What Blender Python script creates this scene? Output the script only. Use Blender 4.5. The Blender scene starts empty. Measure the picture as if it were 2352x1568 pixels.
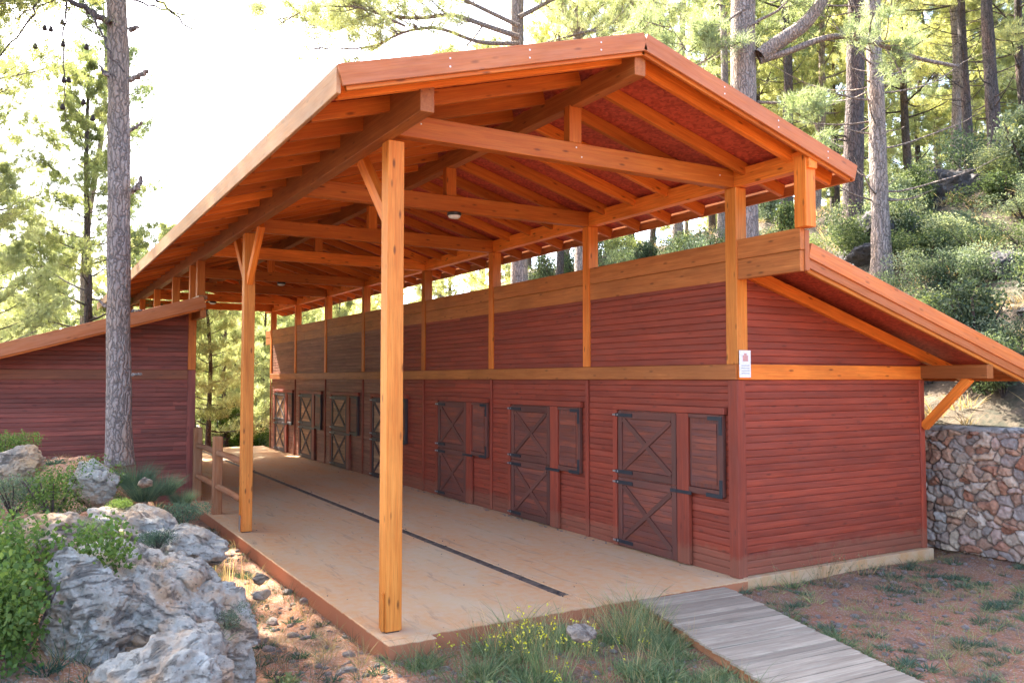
import bpy, bmesh, math, random
import numpy as np
from mathutils import Vector, Matrix
random.seed(7)
RNG = np.random.default_rng(11)
scn = bpy.context.scene
col = scn.collection

# ------------------------------------------------------------------ camera
CAM = np.array([-8.4387, -8.372, 2.7]); YAW, PITCH, FPX = -.5283, .0445, 1929.03
cam_d = bpy.data.cameras.new('camera'); cam = bpy.data.objects.new('camera', cam_d); col.objects.link(cam)
cam.location = CAM; cam.rotation_euler = (math.pi/2+PITCH, 0, YAW)
cam_d.sensor_width = 36; cam_d.lens = FPX/2352*36; cam_d.clip_start = .05; cam_d.clip_end = 2000
scn.camera = cam
# ------------------------------------------------------------------ light
SUN_AZ = Vector((-.17, .98)).normalized(); SUN_EL = math.radians(47)
sdir = Vector((SUN_AZ.x*math.cos(SUN_EL), SUN_AZ.y*math.cos(SUN_EL), math.sin(SUN_EL)))
w = bpy.data.worlds.new("World"); scn.world = w; w.use_nodes = True
nt = w.node_tree; bg = nt.nodes['Background']
sky = nt.nodes.new('ShaderNodeTexSky'); sky.sky_type = 'NISHITA'; sky.sun_disc = False
sky.sun_elevation = SUN_EL; sky.sun_rotation = math.atan2(SUN_AZ.x, SUN_AZ.y)
sky.dust_density = 3.5; sky.air_density = .75; sky.ozone_density = .3; sky.altitude = 200
nt.links.new(sky.outputs[0], bg.inputs[0]); bg.inputs[1].default_value = .15
sl = bpy.data.lights.new('sun', 'SUN'); so = bpy.data.objects.new('sun', sl); col.objects.link(so)
sl.energy = 4.2; sl.angle = math.radians(.6); sl.color = (1, .93, .80)
so.rotation_euler = sdir.to_track_quat('Z', 'Y').to_euler()
scn.view_settings.view_transform = 'Standard'; scn.view_settings.look = 'None'
scn.view_settings.exposure = 3.2; scn.view_settings.gamma = 1
scn.render.engine = 'CYCLES'
scn.cycles.max_bounces = 8; scn.cycles.diffuse_bounces = 4; scn.cycles.transmission_bounces = 4
scn.cycles.transparent_max_bounces = 8; scn.cycles.sample_clamp_indirect = 6

# ------------------------------------------------------------------ helpers
def tag(o, label=None, cat=None, group=None, kind=None):
    if label: o['label'] = label
    if cat: o['category'] = cat
    if group: o['group'] = group
    if kind: o['kind'] = kind
    return o
def empty(name, loc=(0, 0, 0), rz=0, label=None, cat=None, group=None):
    o = bpy.data.objects.new(name, None); col.objects.link(o); o.location = loc; o.rotation_euler[2] = rz
    o.empty_display_size = .2
    return tag(o, label, cat, group)
def link(name, me, mat, parent=None):
    o = bpy.data.objects.new(name, me); col.objects.link(o)
    if mat and not me.materials: me.materials.append(mat)
    if parent: o.parent = parent
    return o
def rawmesh(name, V, F, attrs=None, smooth=False):
    """F: array of faces (n,3) or (n,4), or list of such arrays"""
    if not isinstance(F, list): F = [F]
    F = [np.asarray(f, dtype=np.int32) for f in F if len(f)]
    V = np.asarray(V, dtype=np.float32)
    me = bpy.data.meshes.new(name); me.vertices.add(len(V)); me.vertices.foreach_set('co', V.ravel())
    nl = sum(f.size for f in F); npoly = sum(len(f) for f in F)
    me.loops.add(nl); me.polygons.add(npoly)
    me.loops.foreach_set('vertex_index', np.concatenate([f.ravel() for f in F]))
    tot = np.concatenate([np.full(len(f), f.shape[1], np.int32) for f in F])
    st = np.concatenate([[0], np.cumsum(tot)[:-1]]).astype(np.int32)
    me.polygons.foreach_set('loop_start', st)
    try: me.polygons.foreach_set('loop_total', tot)
    except Exception: pass
    me.polygons.foreach_set('use_smooth', np.full(npoly, bool(smooth)))
    me.update(calc_edges=True)
    for k, a in (attrs or {}).items():
        a = np.asarray(a, np.float32)
        if a.ndim == 1:
            at = me.attributes.new(k, 'FLOAT', 'POINT'); at.data.foreach_set('value', a)
        else:
            at = me.attributes.new(k, 'FLOAT_VECTOR', 'POINT'); at.data.foreach_set('vector', a.ravel())
    me.validate()
    return me
# --- value noise
def _h(ix, iy, iz, s):
    n = (ix*374761393 + iy*668265263 + iz*2147483647 + s*1274126177) & 0xffffffff
    n = ((n ^ (n >> 13))*1274126177) & 0xffffffff
    n = ((n ^ (n >> 16))*2246822519) & 0xffffffff
    return ((n ^ (n >> 15)) & 0xffff)/65535.0
def vn(P, s=0):
    P = np.asarray(P, float); I = np.floor(P).astype(np.int64); f = P-I; f = f*f*(3-2*f)
    r = 0
    for dx in (0, 1):
        for dy in (0, 1):
            for dz in (0, 1):
                wgt = (f[..., 0] if dx else 1-f[..., 0])*(f[..., 1] if dy else 1-f[..., 1])*(f[..., 2] if dz else 1-f[..., 2])
                r = r + wgt*_h(I[..., 0]+dx, I[..., 1]+dy, I[..., 2]+dz, s)
    return r*2-1
def fbm(P, oc=4, s=0, lac=2.1, g=.5):
    P = np.asarray(P, float); a = 1; r = 0
    for i in range(oc): r = r+a*vn(P, s+i*17); P = P*lac+7.3; a *= g
    return r
def sm(a, b, x):
    t = np.clip((x-a)/(b-a), 0, 1); return t*t*(3-2*t)
def at(u, depth, v=None):
    """world point seen in column u (of 2352) at this depth; ground height unless v given"""
    c, s = math.cos(YAW), math.sin(YAW); cp, sp = math.cos(PITCH), math.sin(PITCH)
    Fw = np.array([-s*cp, c*cp, sp]); R = np.array([c, s, 0]); U = np.cross(R, Fw)
    vv = 870 if v is None else v
    p = CAM+depth*(Fw+R*(u-1176)/FPX-U*(vv-784)/FPX)
    if v is None: p[2] = GH(p[0], p[1])
    return p

# ------------------------------------------------------------------ node helpers
class NT:
    def __init__(s, name):
        s.m = bpy.data.materials.new(name); s.m.use_nodes = True; s.t = s.m.node_tree
        s.b = s.t.nodes['Principled BSDF']; s.out = s.t.nodes['Material Output']
    def n(s, ty, **kw):
        nd = s.t.nodes.new(ty)
        for k, v in kw.items(): setattr(nd, k, v)
        return nd
    def l(s, a, b): s.t.links.new(a, b)
    def attr(s, name): return s.n('ShaderNodeAttribute', attribute_name=name)
    def mapv(s, vec, sc, loc=(0, 0, 0)):
        m = s.n('ShaderNodeMapping'); m.inputs['Scale'].default_value = sc; m.inputs['Location'].default_value = loc
        s.l(vec, m.inputs['Vector']); return m.outputs[0]
    def noise(s, vec, scale, det=4, rough=.55, dist=0):
        k = s.n('ShaderNodeTexNoise'); k.inputs['Scale'].default_value = scale; k.inputs['Detail'].default_value = det
        k.inputs['Roughness'].default_value = rough; k.inputs['Distortion'].default_value = dist
        if vec is not None: s.l(vec, k.inputs['Vector'])
        return k.outputs['Fac']
    def vor(s, vec, scale, feat='F1', out='Distance'):
        k = s.n('ShaderNodeTexVoronoi', feature=feat); k.inputs['Scale'].default_value = scale
        if vec is not None: s.l(vec, k.inputs['Vector'])
        return k.outputs[out]
    def ramp(s, fac, stops, mode='LINEAR'):
        r = s.n('ShaderNodeValToRGB'); e = r.color_ramp.elements; r.color_ramp.interpolation = mode
        while len(e) < len(stops): e.new(.5)
        for q, (p, c) in zip(e, stops):
            q.position = p; q.color = (c, c, c, 1) if isinstance(c, (int, float)) else (*c, 1)
        s.l(fac, r.inputs[0]); return r.outputs[0]
    def mix(s, fac, a, b, mode='MIX'):
        k = s.n('ShaderNodeMix', data_type='RGBA', blend_type=mode)
        for i, v in ((0, fac), (6, a), (7, b)):
            if isinstance(v, (int, float)): k.inputs[i].default_value = v
            elif isinstance(v, tuple): k.inputs[i].default_value = (*v, 1)
            else: s.l(v, k.inputs[i])
        return k.outputs[2]
    def math(s, op, a, b=0.):
        k = s.n('ShaderNodeMath', operation=op)
        for i, v in ((0, a), (1, b)):
            if isinstance(v, (int, float)): k.inputs[i].default_value = v
            else: s.l(v, k.inputs[i])
        return k.outputs[0]
    def bump(s, h, strength=.4, dist=.01):
        k = s.n('ShaderNodeBump'); k.inputs['Strength'].default_value = strength; k.inputs['Distance'].default_value = dist
        s.l(h, k.inputs['Height']); s.l(k.outputs[0], s.b.inputs['Normal']); return k.outputs[0]
    def col(s, c):
        if isinstance(c, tuple): s.b.inputs['Base Color'].default_value = (*c, 1)
        else: s.l(c, s.b.inputs['Base Color'])
    def rough(s, r):
        if isinstance(r, (int, float)): s.b.inputs['Roughness'].default_value = r
        else: s.l(r, s.b.inputs['Roughness'])
def geo(t): return t.n('ShaderNodeNewGeometry').outputs['Position']

def mat_wood(name, c_lo, c_hi, knots=.75, rough=.55, wear=None, wear_amt=0., board=.35):
    t = NT(name); a = t.attr('bl').outputs['Vector']; rv = t.attr('rv').outputs['Fac']
    g1 = t.noise(t.mapv(a, (.7, 16, 16)), 1.6, 5, .6, .6)
    g2 = t.noise(t.mapv(a, (2, 90, 90)), 1.5, 3, .6)
    c = t.mix(t.ramp(g1, [(.3, 0.), (.72, 1.)]), c_lo, c_hi)
    fine = t.ramp(g2, [(.3, .72), (.7, 1.12)]); c = t.mix(.8, c, fine, 'MULTIPLY')
    bv = t.ramp(rv, [(0, 1-board), (1, 1+board*.6)]); c = t.mix(1., c, bv, 'MULTIPLY')
    big = t.noise(t.mapv(a, (.9, 2.5, 2.5)), 1.1, 4)
    c = t.mix(t.ramp(big, [(.42, 0.), (.75, .5)]), c, tuple(x*.45 for x in c_lo))
    k = t.vor(t.mapv(a, (2.6, 8.5, 8.5)), 1.)
    km = t.ramp(k, [(.07, 1.), (.17, 0.)])
    c = t.mix(t.math('MULTIPLY', km, knots), c, tuple(x*.16 for x in c_lo))
    if wear:
        wn = t.noise(t.mapv(a, (1.2, 9, 9)), 1.4, 6, .65)
        c = t.mix(t.math('MULTIPLY', t.ramp(wn, [(.35, 0.), (.62, 1.)]), wear_amt), c, wear)
    if name == 'red_stained_board':
        sz = t.n('ShaderNodeSeparateXYZ'); t.l(geo(t), sz.inputs[0]); hh = t.math('SUBTRACT', sz.outputs[2], t.math('MULTIPLY', t.noise(geo(t), 5, 6, .7), .5))
        c = t.mix(t.ramp(hh, [(.0, .4), (.10, 0.)]), c, (.24, .12, .07))
    t.col(c); t.rough(rough); t.b.inputs['Specular IOR Level'].default_value = .35
    t.bump(g1, .25, .006)
    return t.m
M = {}
M['orange'] = mat_wood('orange_stained_timber', (.66, .140, .012), (.88, .275, .036), board=.45)
M['orange_post'] = mat_wood('light_orange_timber', (.70, .185, .018), (.88, .34, .060), .8)
M['plate'] = mat_wood('brown_orange_timber', (.38, .105, .020), (.56, .19, .045), .6)
M['fascia'] = mat_wood('reddish_fascia_board', (.52, .13, .026), (.68, .22, .055), .6, wear=(.50, .20, .10), wear_amt=.4)
M['weathered'] = mat_wood('weathered_fascia_board', (.36, .145, .05), (.52, .25, .095), .4, wear=(.40, .25, .14), wear_amt=.5)
M['red'] = mat_wood('red_stained_board', (.26, .034, .014), (.42, .070, .030), .55, .6, wear=(.17, .055, .04), wear_amt=.35, board=.2)
M['reddark'] = mat_wood('dark_red_board', (.23, .050, .036), (.40, .105, .070), .5, .65, wear=(.13, .065, .05), wear_amt=.35, board=.4)
M['doorwood'] = mat_wood('dark_door_board', (.20, .044, .020), (.34, .085, .040), .4, .6, wear=(.07, .05, .055), wear_amt=.5)
M['redlit'] = mat_wood('sunlit_tone_board', (.26, .085, .045), (.46, .20, .115), .5, .65, wear=(.30, .13, .08), wear_amt=.4, board=.3)  # red boards again, warm sunlight on the far wall put into the colour
M['doornear'] = mat_wood('dark_red_door_frame', (.11, .030, .020), (.20, .058, .038), .3, .6, wear=(.11, .06, .045), wear_amt=.5)
M['beltdull'] = mat_wood('dull_brown_beam', (.20, .06, .026), (.34, .11, .045), .5)
M['doorpale'] = mat_wood('sunlit_tone_door_board', (.44, .22, .11), (.62, .38, .20), .4, .65)  # leaf boards of the far doors, paled to paint in sunlight
M['doorframe'] = mat_wood('dark_door_frame', (.05, .020, .018), (.10, .034, .030), .3, .6, wear=(.05, .045, .055), wear_amt=.5)
M['rail'] = mat_wood('grey_brown_rail', (.30, .095, .03), (.48, .19, .07), .5, .8, wear=(.36, .23, .14), wear_amt=.4)
M['deck'] = mat_wood('weathered_grey_plank', (.35, .265, .18), (.53, .43, .31), .3, .85, wear=(.24, .165, .11), wear_amt=.35, board=.3)

def mk_osb():
    t = NT('red_strand_board'); p = t.attr('bl').outputs['Vector']
    v = t.vor(t.mapv(p, (22, 30, 22)), 1., out='Color'); f = t.noise(t.mapv(p, (9, 30, 1)), 3, 3)
    sep = t.n('ShaderNodeSeparateColor'); t.l(v, sep.inputs[0])
    c = t.mix(sep.outputs[0], (.30, .032, .018), (.60, .10, .05)); c = t.mix(t.ramp(f, [(.4, 0.), (.8, .6)]), c, (.45, .10, .05))
    t.col(c); t.rough(.6); t.bump(sep.outputs[1], .3, .004); return t.m
M['osb'] = mk_osb()
def mk_simple(name, c, r, met=0):
    t = NT(name); n = t.noise(geo(t), 30, 3); t.col(t.mix(n, tuple(x*.7 for x in c), tuple(min(1, x*1.2) for x in c))); t.rough(r); t.b.inputs['Metallic'].default_value = met; return t.m
M['iron'] = mk_simple('black_iron', (.022, .028, .036), .5, .3)
M['zinc'] = mk_simple('bright_bolt_metal', (.5, .52, .55), .35, .9)
M['white'] = mk_simple('white_sheet', (.78, .78, .74), .5)
M['blackplastic'] = mk_simple('black_housing', (.02, .02, .022), .4)
M['lens'] = mk_simple('pale_lens', (.85, .85, .8), .25)
M['signred'] = mk_simple('red_print', (.62, .32, .28), .6)
M['signgrey'] = mk_simple('grey_print', (.42, .44, .45), .6)
def mk_concrete():
    t = NT('clay_stained_concrete'); p = geo(t)
    a = t.noise(t.mapv(p, (1, .35, 1)), .9, 6, .6, .4); b = t.noise(p, 7, 6, .65); s = t.noise(t.mapv(p, (6, .9, 1)), 1.2, 5, .7, .8)
    c = t.mix(t.ramp(a, [(.36, 0.), (.6, 1.)]), (.60, .42, .23), (.66, .33, .13))
    c = t.mix(t.ramp(b, [(.35, .0), (.7, .6)]), c, (.60, .46, .31))
    c = t.mix(t.ramp(s, [(.56, 0.), (.76, .55)]), c, (.17, .12, .10))
    sep = t.n('ShaderNodeSeparateXYZ'); t.l(p, sep.inputs[0])
    edge = t.math('ADD', sep.outputs[2], t.math('MULTIPLY', b, .04))
    c = t.mix(t.ramp(edge, [(.0, 1.), (.012, 0.)]), c, (.42, .15, .065))
    t.col(c); t.rough(.85); t.bump(t.noise(p, 25, 6, .7), .35, .008); return t.m
M['concrete'] = mk_concrete()
def mk_found():
    t = NT('ochre_foundation'); p = geo(t); b = t.noise(p, 5, 5, .6)
    t.col(t.mix(t.ramp(b, [(.3, 0.), (.7, 1.)]), (.50, .26, .10), (.52, .36, .22))); t.rough(.9); t.bump(b, .3, .01); return t.m
M['found'] = mk_found()
def mk_gutter():
    t = NT('dark_channel'); p = geo(t); b = t.noise(p, 9, 5, .6)  # mottled dark colour of the channel fill
    t.col(t.mix(t.ramp(b, [(.4, 0.), (.65, 1.)]), (.05, .042, .036), (.20, .15, .11))); t.rough(.7); return t.m
M['gutter'] = mk_gutter()
def mk_soil():
    t = NT('red_earth'); p = geo(t)
    a = t.noise(p, .7, 6, .6); b = t.noise(p, 6, 8, .75); v = t.vor(p, 26); v2 = t.vor(p, 60, out='Color'); sp = t.n('ShaderNodeSeparateColor'); t.l(v2, sp.inputs[0])
    c = t.mix(t.ramp(a, [(.35, 0.), (.65, 1.)]), (.34, .115, .042), (.25, .125, .06))
    c = t.mix(t.ramp(b, [(.4, 0.), (.75, .8)]), c, (.27, .15, .10))
    c = t.mix(t.math('MULTIPLY', t.ramp(sp.outputs[0], [(.78, 0.), (.84, 1.)]), .7), c, (.36, .27, .22))
    c = t.mix(t.ramp(t.noise(p, 2.3, 5, .7), [(.52, 0.), (.66, .75)]), c, (.085, .065, .045))
    t.col(c); t.rough(.95)
    h = t.math('ADD', t.math('MULTIPLY', b, 1.5), t.math('MULTIPLY', t.ramp(v, [(.1, 1.), (.35, 0.)]), .6)); t.bump(h, .8, .03); return t.m
M['soil'] = mk_soil()
def mk_hill():
    t = NT('leafy_hill_earth'); p = geo(t)
    a = t.noise(p, .5, 6, .65); b = t.noise(p, 4, 8, .75)
    c = t.mix(t.ramp(a, [(.4, 0.), (.6, 1.)]), (.035, .035, .02), (.10, .07, .045))
    c = t.mix(t.ramp(b, [(.45, 0.), (.75, .8)]), c, (.17, .12, .08))
    t.col(c); t.rough(.95); t.bump(b, .9, .08); return t.m
M['hill'] = mk_hill()
def mk_rock(name, base, dark, clay, clay_amt):
    t = NT(name); p = t.attr('bl').outputs['Vector']
    a = t.noise(p, 1.8, 7, .65, .4); b = t.noise(p, 9, 8, .75); cr = t.noise(t.mapv(p, (1, 1, 2.6)), 3.2, 8, .72, 1.4); l = t.noise(p, 22, 6, .7)
    c = t.mix(t.ramp(b, [(.3, 0.), (.7, 1.)]), tuple(x*.62 for x in base), base)
    c = t.mix(t.ramp(a, [(.48, 0.), (.62, clay_amt)]), c, clay)
    c = t.mix(t.ramp(cr, [(.33, .85), (.42, 0.)]), c, dark)
    c = t.mix(t.ramp(l, [(.60, 0.), (.68, .8)]), c, dark)
    c = t.mix(t.ramp(t.noise(p, 5.5, 5, .6), [(.60, 0.), (.68, .55)]), c, tuple(min(.6, x*1.55) for x in base))
    c = t.mix(t.ramp(t.vor(t.mapv(p, (1, 1, 1.5)), 17), [(.08, .6), (.22, 0.)]), c, dark)
    t.col(c); t.rough(.92)
    h = t.math('ADD', t.math('MULTIPLY', b, .8), t.math('MULTIPLY', t.ramp(cr, [(.34, 0.), (.46, 1.)]), 1.)); h = t.math('ADD', h, t.math('MULTIPLY', l, .35))
    t.bump(h, 1., .06); return t.m
M['rock'] = mk_rock('grey_limestone', (.46, .42, .35), (.07, .058, .05), (.42, .25, .13), .8)
M['rocktan'] = mk_rock('tan_limestone', (.40, .32, .24), (.10, .065, .05), (.50, .29, .13), .8)
M['rockdark'] = mk_rock('dark_hill_rock', (.10, .095, .10), (.015, .015, .02), (.14, .10, .07), .5)
M['pebble'] = mk_rock('pebble_stone', (.44, .36, .31), (.14, .10, .09), (.38, .2, .14), .7)
def mk_bark(name, a_, b_, red):
    t = NT(name); p = t.attr('bl').outputs['Vector']
    wv = t.n('ShaderNodeVectorMath', operation='ADD'); nz = t.n('ShaderNodeTexNoise'); nz.inputs['Scale'].default_value = 9; t.l(p, nz.inputs['Vector']); t.l(p, wv.inputs[0]); t.l(t.mapv(nz.outputs['Color'], (.10, .10, .35)), wv.inputs[1]); v = t.vor(t.mapv(wv.outputs[0], (17, 17, 3.4)), 1., 'DISTANCE_TO_EDGE'); n = t.noise(t.mapv(p, (20, 20, 3.5)), 1.3, 8, .75, .8); n2 = t.noise(t.mapv(p, (3, 3, .8)), 1., 4)
    c = t.mix(t.ramp(n, [(.3, 0.), (.7, 1.)]), a_, b_)
    c = t.mix(t.ramp(n2, [(.48, 0.), (.68, .6)]), c, red)
    c = t.mix(t.ramp(v, [(.0, .8), (.14, 0.)]), c, tuple(x*.25 for x in a_))
    t.col(c); t.rough(.95); t.bump(t.math('ADD', t.ramp(v, [(0., 0.), (.3, 1.)]), t.math('MULTIPLY', n, .7)), .9, .03); return t.m
M['bark'] = mk_bark('grey_pine_bark', (.19, .145, .125), (.40, .32, .275), (.40, .26, .17))
M['barkdark'] = mk_bark('dark_pine_bark', (.055, .042, .04), (.15, .115, .105), (.19, .10, .07))
def mk_leaf(name, c1, c2, c3, trans=.45, rough=.6):
    t = NT(name); cv = t.attr('cv').outputs['Fac']
    c = t.ramp(cv, [(0., c1), (.5, c2), (1., c3)]); oi = t.n('ShaderNodeObjectInfo').outputs['Random']; c = t.mix(1., c, t.ramp(oi, [(0., (.62, .70, .72)), (.5, (1., 1., 1.)), (1., (1.3, 1.22, 1.1))]), 'MULTIPLY')
    t.col(c); t.rough(rough); t.b.inputs['Specular IOR Level'].default_value = .25
    tr = t.n('ShaderNodeBsdfTranslucent'); t.l(t.mix(1., c, (1.18, 1.18, .8), 'MULTIPLY'), tr.inputs[0])
    mx = t.n('ShaderNodeMixShader'); mx.inputs[0].default_value = trans
    t.l(t.b.outputs[0], mx.inputs[1]); t.l(tr.outputs[0], mx.inputs[2]); t.l(mx.outputs[0], t.out.inputs[0]); return t.m
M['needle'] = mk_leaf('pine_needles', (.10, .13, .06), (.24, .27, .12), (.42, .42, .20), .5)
M['needley'] = mk_leaf('sunlit_pine_needles', (.22, .26, .13), (.44, .46, .24), (.64, .63, .40), .5)  # brighter copy of the needles, sunlight put into the colour
M['leafg'] = mk_leaf('fresh_green_leaves', (.06, .11, .025), (.14, .22, .05), (.30, .36, .10), .45)
M['leafmid'] = mk_leaf('mid_green_leaves', (.07, .10, .04), (.18, .22, .09), (.38, .40, .19), .45)
M['leafhill'] = mk_leaf('hill_shrub_leaves', (.035, .055, .035), (.095, .13, .07), (.24, .26, .14), .4)
M['leafgrey'] = mk_leaf('grey_green_leaves', (.12, .16, .10), (.24, .28, .17), (.38, .40, .25), .4)
M['broom'] = mk_leaf('blue_green_twigs', (.05, .085, .06), (.10, .16, .10), (.20, .26, .15), .35)
M['grass'] = mk_leaf('weedy_grass', (.10, .15, .07), (.20, .27, .12), (.42, .42, .20), .4)
M['straw'] = mk_leaf('dry_straw', (.30, .19, .09), (.48, .34, .17), (.62, .48, .26), .4)
M['yellow'] = mk_leaf('yellow_petals', (.62, .55, .03), (.75, .66, .04), (.8, .75, .15), .3)
M['cone'] = mk_simple('dark_pine_cone', (.035, .022, .018), .9)

# ------------------------------------------------------------------ beams
def beam_arr(p0, p1, wd, ht, up=(0, 0, 1), ch=.006):
    """chamfered box from p0 to p1 (centre line); returns V, F, bl"""
    p0 = np.array(p0, float); p1 = np.array(p1, float); d = p1-p0; L = np.linalg.norm(d); d /= L
    up = np.array(up, float); s = np.cross(up, d); s /= np.linalg.norm(s); u = np.cross(d, s)
    ch = min(ch, wd*.2, ht*.2); a, b = wd/2, ht/2
    prof = [(-a+ch, -b), (a-ch, -b), (a, -b+ch), (a, b-ch), (a-ch, b), (-a+ch, b), (-a, b-ch), (-a, -b+ch)]
    V = []; BL = []; off = RNG.uniform(0, 50, 3)
    sc = [(0, .0), (0, 1), (1, 1), (1, .0)]
    rings = [(0, 1-ch/max(a, b)), (ch, 1), (L-ch, 1), (L, 1-ch/max(a, b))]
    nseg = max(1, int(L/2))
    for (x, k) in rings:
        for q, r in prof: V.append(p0+d*x+s*q*k+u*r*k); BL.append((x+off[0], q+off[1], r+off[2]))
    F4 = []
    for i in range(3):
        for j in range(8): F4.append((i*8+j, i*8+(j+1) % 8, (i+1)*8+(j+1) % 8, (i+1)*8+j))
    V = np.array(V); F4 = np.array(F4)[:, ::-1]
    caps = []
    for base, rev in ((0, False), (24, True)):
        idx = [base+i for i in range(8)]
        qs = [(idx[0], idx[1], idx[2], idx[7]), (idx[7], idx[2], idx[3], idx[6]), (idx[6], idx[3], idx[4], idx[5])]
        for q_ in qs: caps.append(q_[::-1] if rev else q_)
    F = np.concatenate([F4[:, ::-1], np.array(caps)[:, ::-1]])
    return V, F, np.array(BL), np.full(len(V), RNG.uniform())
class MB:
    def __init__(s): s.V = []; s.F4 = []; s.F3 = []; s.B = []; s.R = []; s.n = 0
    def add(s, V, F, B=None, R=None):
        F = np.asarray(F)+s.n; (s.F4 if F.shape[1] == 4 else s.F3).append(F)
        s.V.append(V); s.B.append(V if B is None else B); s.R.append(np.full(len(V), RNG.uniform()) if R is None else R); s.n += len(V)
    def beam(s, p0, p1, wd, ht, up=(0, 0, 1), ch=.006): s.add(*beam_arr(p0, p1, wd, ht, up, ch)); return s
    def box(s, x0, x1, y0, y1, z0, z1, ch=.006):
        d = (x1-x0, y1-y0, z1-z0); k = max(range(3), key=lambda i: d[i])
        c = [(x0+x1)/2, (y0+y1)/2, (z0+z1)/2]; lo = (x0, y0, z0)[k]; hi = (x1, y1, z1)[k]
        a = list(c); b = list(c); a[k] = lo; b[k] = hi
        if k == 2: return s.beam(a, b, d[1], d[0], (1, 0, 0), ch)
        if k == 0: return s.beam(a, b, d[1], d[2], (0, 0, 1), ch)
        return s.beam(a, b, d[0], d[2], (0, 0, 1), ch)
    def build(s, name, mat, parent=None, smooth=False):
        F = []
        if s.F4: F.append(np.concatenate(s.F4))
        if s.F3: F.append(np.concatenate(s.F3))
        me = rawmesh(name, np.concatenate(s.V), F, {'bl': np.concatenate(s.B), 'rv': np.concatenate(s.R)}, smooth)
        bm = bmesh.new(); bm.from_mesh(me); bmesh.ops.recalc_face_normals(bm, faces=bm.faces); bm.to_mesh(me); bm.free()
        return link(name, me, mat, parent)
def B(name, mat, parent, *boxes):
    mb = MB()
    for b in boxes: mb.box(*b)
    return mb.build(name, mat, parent)
def tube(P, R, n=8, seed=0, rough=0.):
    P = np.asarray(P, float); R = np.asarray(R, float); m = len(P)
    T = np.gradient(P, axis=0); T /= np.linalg.norm(T, axis=1)[:, None]
    ref = np.array([0, 0, 1.]) if abs(T[0][2]) < .9 else np.array([1., 0, 0])
    A = np.cross(T, ref); A /= np.linalg.norm(A, axis=1)[:, None]; Bn = np.cross(T, A)
    th = np.linspace(0, 2*math.pi, n, endpoint=False)
    C_ = np.cos(th)[None, :, None]; S_ = np.sin(th)[None, :, None]
    rr = R[:, None, None]*np.ones((m, n, 1))
    if rough: rr = rr*(1+rough*vn(np.stack([np.cos(th)[None, :]*2.2+P[:, :1]*0, np.sin(th)[None, :]*2.2+0*P[:, :1], P[:, 2:3]*2.5+0*th[None, :]], -1), seed)[..., None])
    V = (P[:, None, :]+rr*(A[:, None, :]*C_+Bn[:, None, :]*S_)).reshape(-1, 3)
    i = np.arange(m-1)[:, None]*n; j = np.arange(n)[None, :]; k = (j+1) % n
    F = np.stack([i+j, i+k, i+n+k, i+n+j], -1).reshape(-1, 4)
    return V, F

# ------------------------------------------------------------------ terrain
def GH(x, y):
    x = np.asarray(x, float); y = np.asarray(y, float)
    P = np.stack([x, y, 0*x], -1)
    n = fbm(P*.9, 4, 3); base = -.15+.035*n
    edge = -5.75-.95*sm(3.0, -1.0, y)+.22*vn(P*.8, 9)
    t = sm(0, 1.7, edge-x)
    bank = .30+.85*sm(-4.5, 4.5, y)+.25*sm(3, 7, y)-.95*sm(8.0, 11.0, y)
    z = base+t*(bank+.10*n)
    z = z-.10*sm(-5.05, -5.5, x)*sm(-6.3, -5.7, x)*sm(-.5, 2, y)
    # far side falls away, land to the left falls away
    z = z-.09*np.clip(y-27, 0, 60)-.10*np.clip(-13-x, 0, 50)
    pad = sm(-5.25, -5.1, x)*sm(4.9, 4.85, x)*sm(.02, .12, y)*sm(27, 26, y)
    z = z*(1-pad)+(-.25)*pad
    hill = 1.72+.55*np.clip(x-5, 0, 14)+.12*np.clip(x-19, 0, 60)+.35*n*sm(5, 8, x)
    s = sm(4.97, 5.04, x)*sm(60, 40, y)
    return z*(1-s)+hill*s
def warp(lo, hi, f0, f1, step, far=1.16):
    a = [f0]; s = step
    while a[-1] > lo: s *= far; a.append(a[-1]-s)
    b = list(np.arange(f0, f1, step)); c = [b[-1]+step]; s = step
    while c[-1] < hi: s *= far; c.append(c[-1]+s)
    return np.array(a[:0:-1]+b+c)
xs = np.unique(np.concatenate([warp(-260, 260, -10.5, 6, .09), [4.97, 5.04]])); ys = warp(-40, 320, -6, 12, .09)
X, Y = np.meshgrid(xs, ys, indexing='ij'); Z = GH(X, Y)
nx, ny = X.shape; idx = np.arange(nx*ny).reshape(nx, ny)
F = np.stack([idx[:-1, :-1], idx[1:, :-1], idx[1:, 1:], idx[:-1, 1:]], -1).reshape(-1, 4)
me = rawmesh('ground', np.stack([X, Y, Z], -1).reshape(-1, 3), F, None, True)
me.materials.append(M['soil']); me.materials.append(M['hill'])
fx = X[:-1, :-1].ravel(); fy = Y[:-1, :-1].ravel()
mi = ((fx > 5.0) | (fy > 27) | (fx < -12)).astype(np.int32); me.polygons.foreach_set('material_index', mi)
tag(link('ground', me, None), kind='structure')

# ------------------------------------------------------------------ slab
sx0, sy0, SL = -5.16, -.11, 26.2
B('concrete_floor', M['concrete'], None, (sx0, -2.577, sy0, SL, -.22, 0., ), (-2.423, .06, sy0, SL, -.22, 0.)); fl = bpy.data.objects['concrete_floor']; tag(fl, kind='structure')
g = B('drain_channel', M['gutter'], fl, (-2.575, -2.425, sy0+.6, SL, -.20, -.006)); B('channel_end', M['concrete'], fl, (-2.574, -2.426, sy0, sy0+.6, -.21, -.003))
ft = B('foundation_strip', M['found'], fl, (.062, 4.16, -.10, 0.06, -.3, .015))
st = B('corner_step', M['concrete'], fl, (-5.16, -4.62, -.27, -.112, -.26, -.004))

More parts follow.
